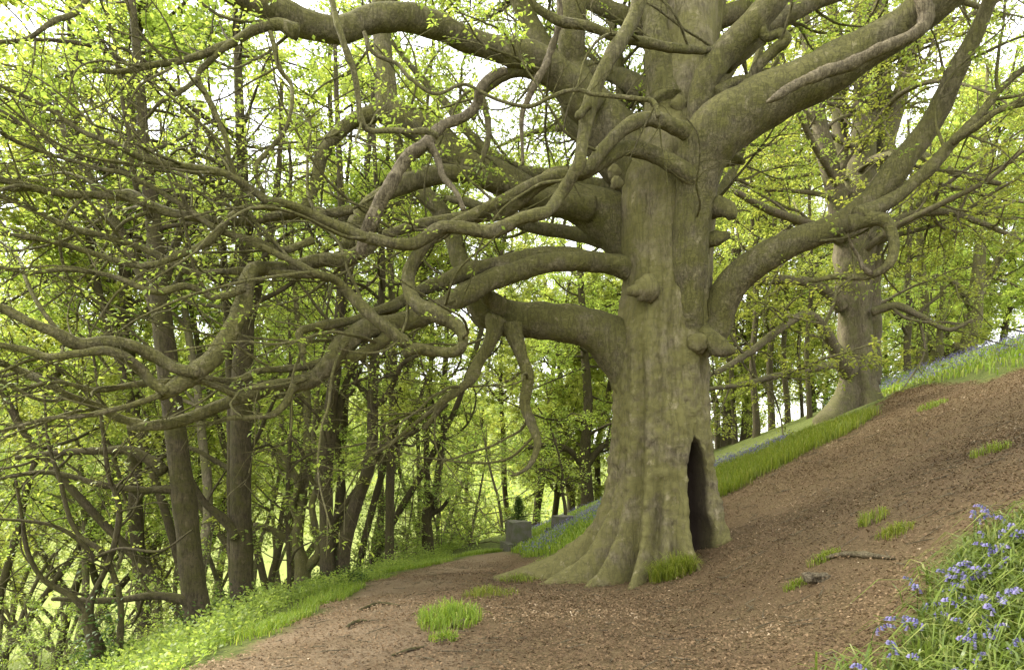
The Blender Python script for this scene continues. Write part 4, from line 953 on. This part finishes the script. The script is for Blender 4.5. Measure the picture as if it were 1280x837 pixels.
# bright grass strip along the upper edge of the brown slope
off = lambda L_, dx, dy: L_ + np.array([dx, dy])
strip = np.concatenate([A2[:5] + np.array([0.02, -0.05]), (A2[:5] + np.array([-0.75, 1.35]))[::-1]])
mb = MB(); p = in_poly(strip, 34000, rg, 0.10); blades(mb, p, 0.20, 0.0045, rg, 0.5)
p = in_poly(strip + np.array([-0.7, 1.3]), 22000, rg, 0.2); blades(mb, p, 0.16, 0.006, rg, 0.6)
o = obj('grass_strip', mb.mesh('grass'), M['grass'], kind='stuff'); o['label'] = 'strip of bright long grass along the edge of the brown slope'
# grass at the top of the slope and verge left of the path
mb = MB()
top = np.concatenate([A2[6:] + np.array([0.3, 0.0]), [[24, 21], [20, 30], [12, 27]]])
p = in_poly(top, 22000, rg, 0.2); p = thin(p, 0.5, 61, 0.0, rg); blades(mb, p, 0.16, 0.012, rg, 0.5)
x = rg.uniform(-1.6, 0.15, 26000); i = rg.integers(0, len(A1) - 3, 26000); f = rg.random((26000, 1))
e = A1[i] * (1 - f) + A1[i + 1] * f; nrm = unit(np.stack([-(A1[i + 1] - A1[i])[:, 1], (A1[i + 1] - A1[i])[:, 0]], -1)); nrm *= np.where(nrm[:, :1] > 0, -1, 1)
e = e + nrm * np.abs(rg.normal(0, 0.6, (26000, 1))) - nrm * 0.06
p = np.stack([e[:, 0], e[:, 1], ground(e[:, 0], e[:, 1])], -1); p = thin(off_path(p), 1.6, 62, 0.1, rg, 0.2); blades(mb, p, 0.10, 0.004, rg, 0.9)
o = obj('verge_grass', mb.mesh('grass'), M['grass'], kind='stuff'); o['label'] = 'short grass on the path verge and hilltop'

# bank with grass and bluebells behind the great trunk, and bluebell strip above the grass strip
bank = np.array([[-0.4, 15.5], [1.2, 12.8], [3.2, 13.2], [4.5, 17], [5, 24], [4, 30], [0.6, 28], [0.2, 22], [0.0, 18.5]])
mb = MB(); p = off_path(in_poly(bank, 24000, rg, 0.2)); blades(mb, p, 0.17, 0.012, rg, 0.6)
o = obj('bank_grass', mb.mesh('grass'), M['grass'], kind='stuff'); o['label'] = 'sunlit grass on the bank behind the great trunk'
def specks(mbd, p, h0, h1, size, rng, per=5):
    n = len(p) * per; c_ = np.repeat(p, per, 0) + np.stack([rng.normal(0, 0.022, n), rng.normal(0, 0.022, n), rng.uniform(h0, h1, n)], -1)
    d = unit(rng.normal(0, 1, (n, 3)) + np.array([0, 0, -0.6])); leaves_on(mbd, c_, c_ + d * size * 0.5, 1, size, rng, flat=0.3)
mb = MB()
hill = np.concatenate([A2[:5] + np.array([-0.85, 1.5]), (A2[:5] + np.array([-2.3, 5.2]))[::-1]])
p = in_poly(hill, 5000, rg, 0.2); p = thin(p, 0.9, 63, 0.1, rg); specks(mb, p, 0.12, 0.26, 0.035, rg, 5)
p = in_poly(top, 5000, rg, 0.3); p = thin(p, 0.35, 64, 0.05, rg); specks(mb, p, 0.12, 0.28, 0.04, rg, 5)
p = off_path(in_poly(bank, 5000, rg, 0.2)); p = p[(np.sin((p[:, 0] * 0.9 - p[:, 1] * 0.38) * 2.0) + rg.normal(0, 0.35, len(p))) > 0.35]; specks(mb, p, 0.12, 0.26, 0.036, rg, 5)
p = in_poly(np.concatenate([A2[5:] + np.array([0.2, 1.2]), [[24, 24], [14, 27]]]), 1000, rg, 0.3); specks(mb, p, 0.15, 0.3, 0.045, rg, 4)
o = obj('bluebell_carpet', mb.mesh('bluebells'), M['bluebell'], kind='stuff'); o['label'] = 'hazy blue carpet of bluebells on the banks behind the trees'

# leafy ground cover on the slope left of the path
mb = MB(); n = 17000
Yc = rg.uniform(5, 26, n); xpv = smooth_interp(Yc, _xp, 1.2); X = xpv - 1.25 - np.abs(rg.normal(0, 2.6, n)); X = np.where(rg.random(n) < 0.35, xpv - rg.uniform(1.2, 11, n), X)
p = np.stack([X, Yc, ground(X, Yc)], -1); k = litter_mask(X, Yc) < 0.25; p = p[k]; p = thin(p, 0.8, 65, -0.35, rg)
hgt = (0.10 + 0.28 * np.clip(vnoise(p * np.array([0.7, 0.7, 0]), 66) + 0.3, 0, 1)) * rg.uniform(0.5, 1.3, len(p))
d = np.stack([rg.normal(0, 0.25, len(p)), rg.normal(0, 0.25, len(p)), np.ones(len(p))], -1) * hgt[:, None]
leaves_on(mb, p, p + d, 7, 0.056, rg, flat=0.9, spread=1.2)
o = obj('undergrowth', mb.mesh('undergrowth'), M['leaf_under'], kind='stuff'); o['label'] = 'low green leafy undergrowth on the slope below the path'
# ivy at the foot of the paired trunks and on the stump
mb = MB()
for px, py, Y, w_, h_ in ((418, 722, 12.8, 0.45, 0.35), (440, 716, 13.0, 0.3, 0.2), (128, 800, 8.1, 0.28, 0.7), (300, 770, 10.3, 0.3, 0.35), (250, 785, 9.1, 0.35, 0.3)):
    c0 = P(px, py, Y); c0[2] = gz(c0[0], c0[1]); n = 420
    a = rg.uniform(0, 6.28, n); q = c0 + np.stack([np.cos(a) * w_ * rg.random(n) ** 0.5, np.sin(a) * w_ * rg.random(n) ** 0.5, np.abs(rg.normal(0, h_ * 0.6, n))], -1)
    leaves_on(mb, q, q + unit(rg.normal(0, 1, (n, 3))) * 0.06, 2, 0.06, rg)
o = obj('ivy', mb.mesh('ivy'), M['leaf_dark'], kind='stuff'); o['label'] = 'dark ivy round the feet of the path edge trunks'

# dead leaves on the brown ground
n = 350000
x = rg.uniform(-3.6, 12.5, n); y = 3.2 + 14 * rg.random(n) ** 1.5
k = (litter_mask(x, y) > 0.45) & (np.abs(x / y) < 1.05); x, y = x[k], y[k]
q0 = np.stack([x, y, 0 * x], -1)
pth = np.exp(-((x - smooth_interp(y, _xp, 1.2)) / 0.9) ** 2)
k = rg.random(len(x)) < np.clip(0.72 + 0.4 * vnoise(q0 * 0.8, 71) - 0.5 * pth, 0.08, 1); x, y = x[k], y[k]
z = ground(x, y); p = np.stack([x, y, z + 0.012 + rg.random(len(x)) * 0.016], -1)
mb = MB(); a = rg.uniform(0, 6.28, len(p)); d = np.stack([np.cos(a), np.sin(a), rg.normal(0, 0.25, len(p))], -1)
leaves_on(mb, p, p + d * 0.02, 1, 0.033, rg, flat=2.0, spread=0.1, width=0.27, tone=0.50 + 0.26 * vnoise(p * np.array([0.9, 0.9, 0]), 73) + 0.16 * vnoise(p * np.array([3.5, 3.5, 0]), 74))
o = obj('fallen_leaves', mb.mesh('fallen_leaves'), M['litter'], kind='stuff'); o['label'] = 'brown dead beech leaves scattered over the ground'
mb = MB(); PTt = []
n = 900; x = rg.uniform(-3, 7, n); y = 3.4 + 11 * rg.random(n); k = litter_mask(x, y) > 0.6; x, y = x[k], y[k]
a = rg.uniform(0, 6.28, len(x)); l_ = rg.uniform(0.06, 0.28, len(x))
for j in (-0.5, 0, 0.5):
    xx = x + np.cos(a) * l_ * j; yy = y + np.sin(a) * l_ * j + rg.normal(0, 0.01, len(x)); PTt.append(np.stack([xx, yy, ground(xx, yy) + 0.02], -1))
tubes_batch(mb, np.stack(PTt, 1), np.tile([0.004, 0.005, 0.003], (len(x), 1)), 4)
o = obj('fallen_twigs', mb.mesh('fallen_twigs'), M['bark_dead'], kind='stuff'); o['label'] = 'small broken twigs lying among the dead leaves'

# single grass tufts
def tuft(px, py, n, rx, ry, h, label, up=None, dense=1.0):
    c0 = hit(px, py); mbd = MB(); a = rg.uniform(0, 6.28, n); rr = rg.random(n) ** 0.6
    x = c0[0] + np.cos(a) * rr * rx; y = c0[1] + np.sin(a) * rr * ry
    p_ = np.stack([x, y, ground(x, y)], -1); kk = vnoise(p_ * np.array([9, 9, 0]), 95) + rg.normal(0, 0.45, n) > -0.25; p_, rr = p_[kk], rr[kk]; n = len(p_)
    hh = h * (1.05 - 0.5 * rr) * rg.uniform(0.6, 1.25, n)
    blades(mbd, p_, hh, 0.0038, rg, 0.75, bend=0.8)
    o = obj('grass_tuft', mbd.mesh('grass_tuft', origin=c0), M['grass'], loc=c0); o['kind'] = 'thing'
    return tag(o, label, 'grass tuft')
tuft(841, 722, 1500, 0.30, 0.22, 0.36, 'dense bright green grass tuft at the foot of the great beech')
tuft(562, 776, 1000, 0.30, 0.42, 0.24, 'wide green grass tuft on the bank edge above the path sticks')
tuft(612, 744, 420, 0.34, 0.40, 0.15, 'thin grass tuft between the wide path tuft and the spreading root')
tuft(682, 708, 800, 0.30, 0.35, 0.22, 'small grass tuft behind the spreading left root of the great beech')
tuft(648, 726, 560, 0.30, 0.28, 0.14, 'sparse grass tuft beside the tip of the spreading left root')
tuft(1092, 652, 240, 0.15, 0.16, 0.18, 'sparse upright grass tuft on the brown slope above the fallen branch')
tuft(1117, 668, 300, 0.17, 0.16, 0.12, 'low spreading grass tuft on the brown slope above the fallen branch')
tuft(1238, 566, 220, 0.22, 0.2, 0.15, 'small dull grass tuft alone high on the brown slope')
tuft(1165, 508, 340, 0.26, 0.22, 0.12, 'faint grass tuft near the brow of the brown slope')
tuft(995, 733, 220, 0.12, 0.1, 0.09, 'tiny grass tuft beside the lump of rotten wood')
tuft(1030, 700, 200, 0.16, 0.12, 0.12, 'wispy dry grass tuft at the end of the fallen branch')
tuft(556, 800, 240, 0.14, 0.12, 0.10, 'small yellow green grass tuft below the wide path tuft')

# fallen sticks, rotten wood
def stick(name, label, rows, radii, mat='bark_dead', lift=0.012, seed=0):
    pts = np.array([hit(a, b_) for a, b_ in rows]); pts[:, 2] += np.array(radii) * 0.7 + lift
    cc = catmull(np.column_stack([pts, radii]), 0.02); mbd = MB(); tube(mbd, cc[:, :3], cc[:, 3], 9, 0.2, seed, knots=0.25)
    o = obj(name, mbd.mesh(name, origin=pts[0]), M[mat], loc=pts[0]); return tag(o, label, 'stick')
stick('fallen_branch', 'pale fallen branch lying on the brown slope right of the great beech', [(1022, 703), (1050, 697), (1075, 698), (1095, 700), (1118, 702)], [0.014, 0.024, 0.028, 0.022, 0.010], seed=1)
stick('fallen_stick', 'longer bent stick lying across the path', [(447, 766), (462, 760), (475, 756), (500, 758)], [0.012, 0.02, 0.018, 0.008], 'bark_dark', seed=2)
stick('fallen_stick', 'shorter dark stick on the path below the longer bent stick', [(434, 787), (440, 782), (450, 779), (462, 778)], [0.016, 0.016, 0.013, 0.008], 'bark_dark', seed=3)
stick('fallen_stick', 'stub of stick in the soil beside the wide grass tuft', [(565, 783), (572, 782), (580, 780)], [0.024, 0.022, 0.02], seed=4)
stick('fallen_stick', 'thin pale twig lying on the leaf litter in front of the great beech', [(598, 815), (612, 816), (626, 815)], [0.005, 0.007, 0.005], seed=5)
stick('fallen_stick', 'thin stick half buried in litter at the path bank', [(490, 822), (510, 816), (530, 812)], [0.010, 0.012, 0.008], 'bark_dark', seed=6)
c0 = hit(1025, 727); mb = MB()
for k, (dx, dy, r) in enumerate(((-0.10, 0, 0.05), (-0.02, 0.02, 0.06), (0.06, 0.0, 0.05), (0.13, -0.01, 0.035))):
    blob(mb, c0 + np.array([dx, dy, 0.03]), r, (1.2, 1, 0.8), 0.5, 50 + k)
o = tag(obj('rotten_wood', mb.mesh('rotten_wood', origin=c0), M['bark_dead'], loc=c0), 'knobbly grey lump of rotten wood on the brown slope', 'wood')

# stone blocks on the bank, small yew behind
def block(mbd, lo, hi, tp=0.96, seed=0, rough=0.012, n=7):
    lo = np.array(lo); hi = np.array(hi); g_ = np.linspace(0, 1, n); V = []; Q = []; k0 = 0
    for ax in range(3):
        for sd in (0, 1):
            A_, B_ = np.meshgrid(g_, g_); q = np.zeros((n, n, 3)); o_ = [k for k in range(3) if k != ax]
            q[..., ax] = sd; q[..., o_[0]] = A_; q[..., o_[1]] = B_; V.append(q.reshape(-1, 3))
            i_ = np.arange(n * n).reshape(n, n) + k0; k0 += n * n
            f_ = np.stack([i_[:-1, :-1], i_[:-1, 1:], i_[1:, 1:], i_[1:, :-1]], -1).reshape(-1, 4)
            Q.append(f_ if (sd == 1) != (ax == 1) else f_[:, ::-1])
    V = np.concatenate(V); c_ = (V - 0.5); c_[:, :2] *= 1 - (1 - tp) * V[:, 2:3]
    V = (c_ + 0.5) * (hi - lo) + lo; V = V + rough * np.stack([vnoise(V * 6, seed), vnoise(V * 6, seed + 1), vnoise(V * 6, seed + 2)], -1)
    mbd.add(V, np.concatenate(Q))
h0 = P(648, 688, 19.0); z0 = gz(h0[0], h0[1])
t = thing('stone_plinth', 'mossy square stone block with a small conifer behind it by the far path', 'stone', (h0[0], h0[1], z0), 0.35)
mb = MB(); block(mb, (-0.29, -0.29, -0.2), (0.29, 0.29, 0.72), 0.92, 5, 0.03); obj('block', mb.mesh('block'), M['stone'], t)
mb = MB(); block(mb, (-0.44, -0.38, -0.3), (0.36, 0.38, 0.15), 0.96, 8, 0.03); obj('base_step', mb.mesh('base_step'), M['stone'], t)
h1 = P(703, 668, 19.5); z1 = gz(h1[0], h1[1])
t = thing('stone_plinth', 'smaller mossy stone block half sunk in the bluebell bank', 'stone', (h1[0], h1[1], z1), 0.5)
mb = MB(); block(mb, (-0.24, -0.24, -0.4), (0.24, 0.24, 0.36), 0.94, 11, 0.03); obj('block', mb.mesh('block'), M['stone'], t)
mb = MB(); block(mb, (-0.36, -0.34, -0.5), (0.36, 0.34, 0.02), 0.97, 12); obj('base_step', mb.mesh('base_step'), M['stone'], t)
h2 = P(648, 676, 20.2); z2 = gz(h2[0], h2[1])
t = thing('small_conifer', 'small dark conifer poking up behind the square stone block', 'tree', (h2[0], h2[1], z2))
mb = MB(); tube(mb, np.array([[0, 0, -0.1], [0.02, 0, 0.6], [0, 0, 1.25]]), np.array([0.035, 0.025, 0.008]), 8, 0.05, 1); obj('trunk', mb.mesh('trunk'), M['bark_dark'], t)
a = rg.uniform(0, 6.28, 260); zz = rg.uniform(0.25, 1.25, 260); rr = (1.35 - zz) * 0.42
A_ = np.stack([0 * a, 0 * a, zz], -1); B_ = A_ + np.stack([np.cos(a) * rr, np.sin(a) * rr, 0.12 + 0 * a], -1)
mb = MB(); leaves_on(mb, A_, B_, 16, 0.06, rg, spread=0.2, width=0.16); obj('crown', mb.mesh('crown'), M['leaf_dark'], t, kind='stuff')

# foreground bluebells
BP = np.concatenate([BL[:1] + np.array([5.0, 1.6]), BL + np.array([0.16, -0.16]), [[1.9, 4.1], [2.3, 3.0], [3.2, 1.6], [10.5, 2.0]]])
mb = MB(); p = in_poly(BP, 52000, rg, 0.10); p = p[np.abs(p[:, 0] / p[:, 1]) < 1.7]; p = thin(p, 1.4, 81, -0.45, rg, 0.25)
blades(mb, p, 0.20, 0.0075, rg, 1.6, 0.35, 0.8)
o = obj('bluebell_leaves', mb.mesh('bluebell_leaves'), M['bluebell_leaf'], kind='stuff'); o['label'] = 'arching strap leaves of the bluebell patch in the near corner'
def bluebell(seed):
    rs = np.random.default_rng(seed); t = thing('bluebell', 'violet bluebell in flower in the near patch of strap leaves', 'bluebell', group='bluebells in the near patch')
    a = rs.uniform(0, 6.28); h = rs.uniform(0.15, 0.23); dx, dy = math.cos(a), math.sin(a)
    q = np.array([[0, 0, -0.03], [dx * 0.01, dy * 0.01, h * 0.5], [dx * 0.035, dy * 0.035, h * 0.85], [dx * 0.085, dy * 0.085, h], [dx * 0.12, dy * 0.12, h * 0.98]])
    c_ = catmull(np.column_stack([q, [0.0035, 0.003, 0.0026, 0.002, 0.0015]]), 0.03)
    mbd = MB(); tube(mbd, c_[:, :3], c_[:, 3], 5, 0, 0); stk = obj('stalk', mbd.mesh('stalk'), M['bluebell_leaf'], t)
    for k in range(7):
        i = int(len(c_) * (0.55 + 0.44 * k / 6)); i = min(i, len(c_) - 1); p0 = c_[i, :3]; b_ = a + rs.normal(0, 0.9)
        d = np.array([math.cos(b_), math.sin(b_), 0]); ln = 0.026 - 0.0012 * k
        cen = p0 + d * 0.014; mbd = MB()
        prof = np.array([[0.002, 0.002], [0.0075, -0.2], [0.0085, -0.6], [0.0085, -0.85], [0.0135, -1.0]]); sd = 6
        th = np.arange(sd) / sd * 6.283; V = []
        for r_, z_ in prof: V.append(np.stack([cen[0] + np.cos(th) * r_ + d[0] * (-z_) * 0.008, cen[1] + np.sin(th) * r_ + d[1] * (-z_) * 0.008, np.full(sd, cen[2] + 0.004 + z_ * ln)], -1))
        V = np.concatenate(V); i_ = np.arange(5 * sd).reshape(5, sd); j_ = np.roll(i_, -1, 1)
        mbd.add(V, np.stack([i_[:-1], j_[:-1], j_[1:], i_[1:]], -1).reshape(-1, 4), A=np.full(len(V), rs.uniform(0.2, 0.9)))
        obj('flower', mbd.mesh('flower'), M['bluebell'], stk)
    return t
BB = [bluebell(s_) for s_ in (1, 2, 3, 4)]
p = in_poly(BP, 6000, rg, 0.16); p = p[(p[:, 0] / p[:, 1] < 1.25) & (p[:, 1] > 3.2)]
rg.shuffle(p); sees = p[:, 0] / p[:, 1] < 0.77; p = np.concatenate([p[sees][:72], p[~sees][:40]])
for k, q in enumerate(p):
    if k < 4: BB[k].location = q; BB[k].rotation_euler[2] = rg.uniform(0, 6.28)
    else: dup(BB[k % 4], q, rg.uniform(0, 6.28), rg.uniform(0.8, 1.15))
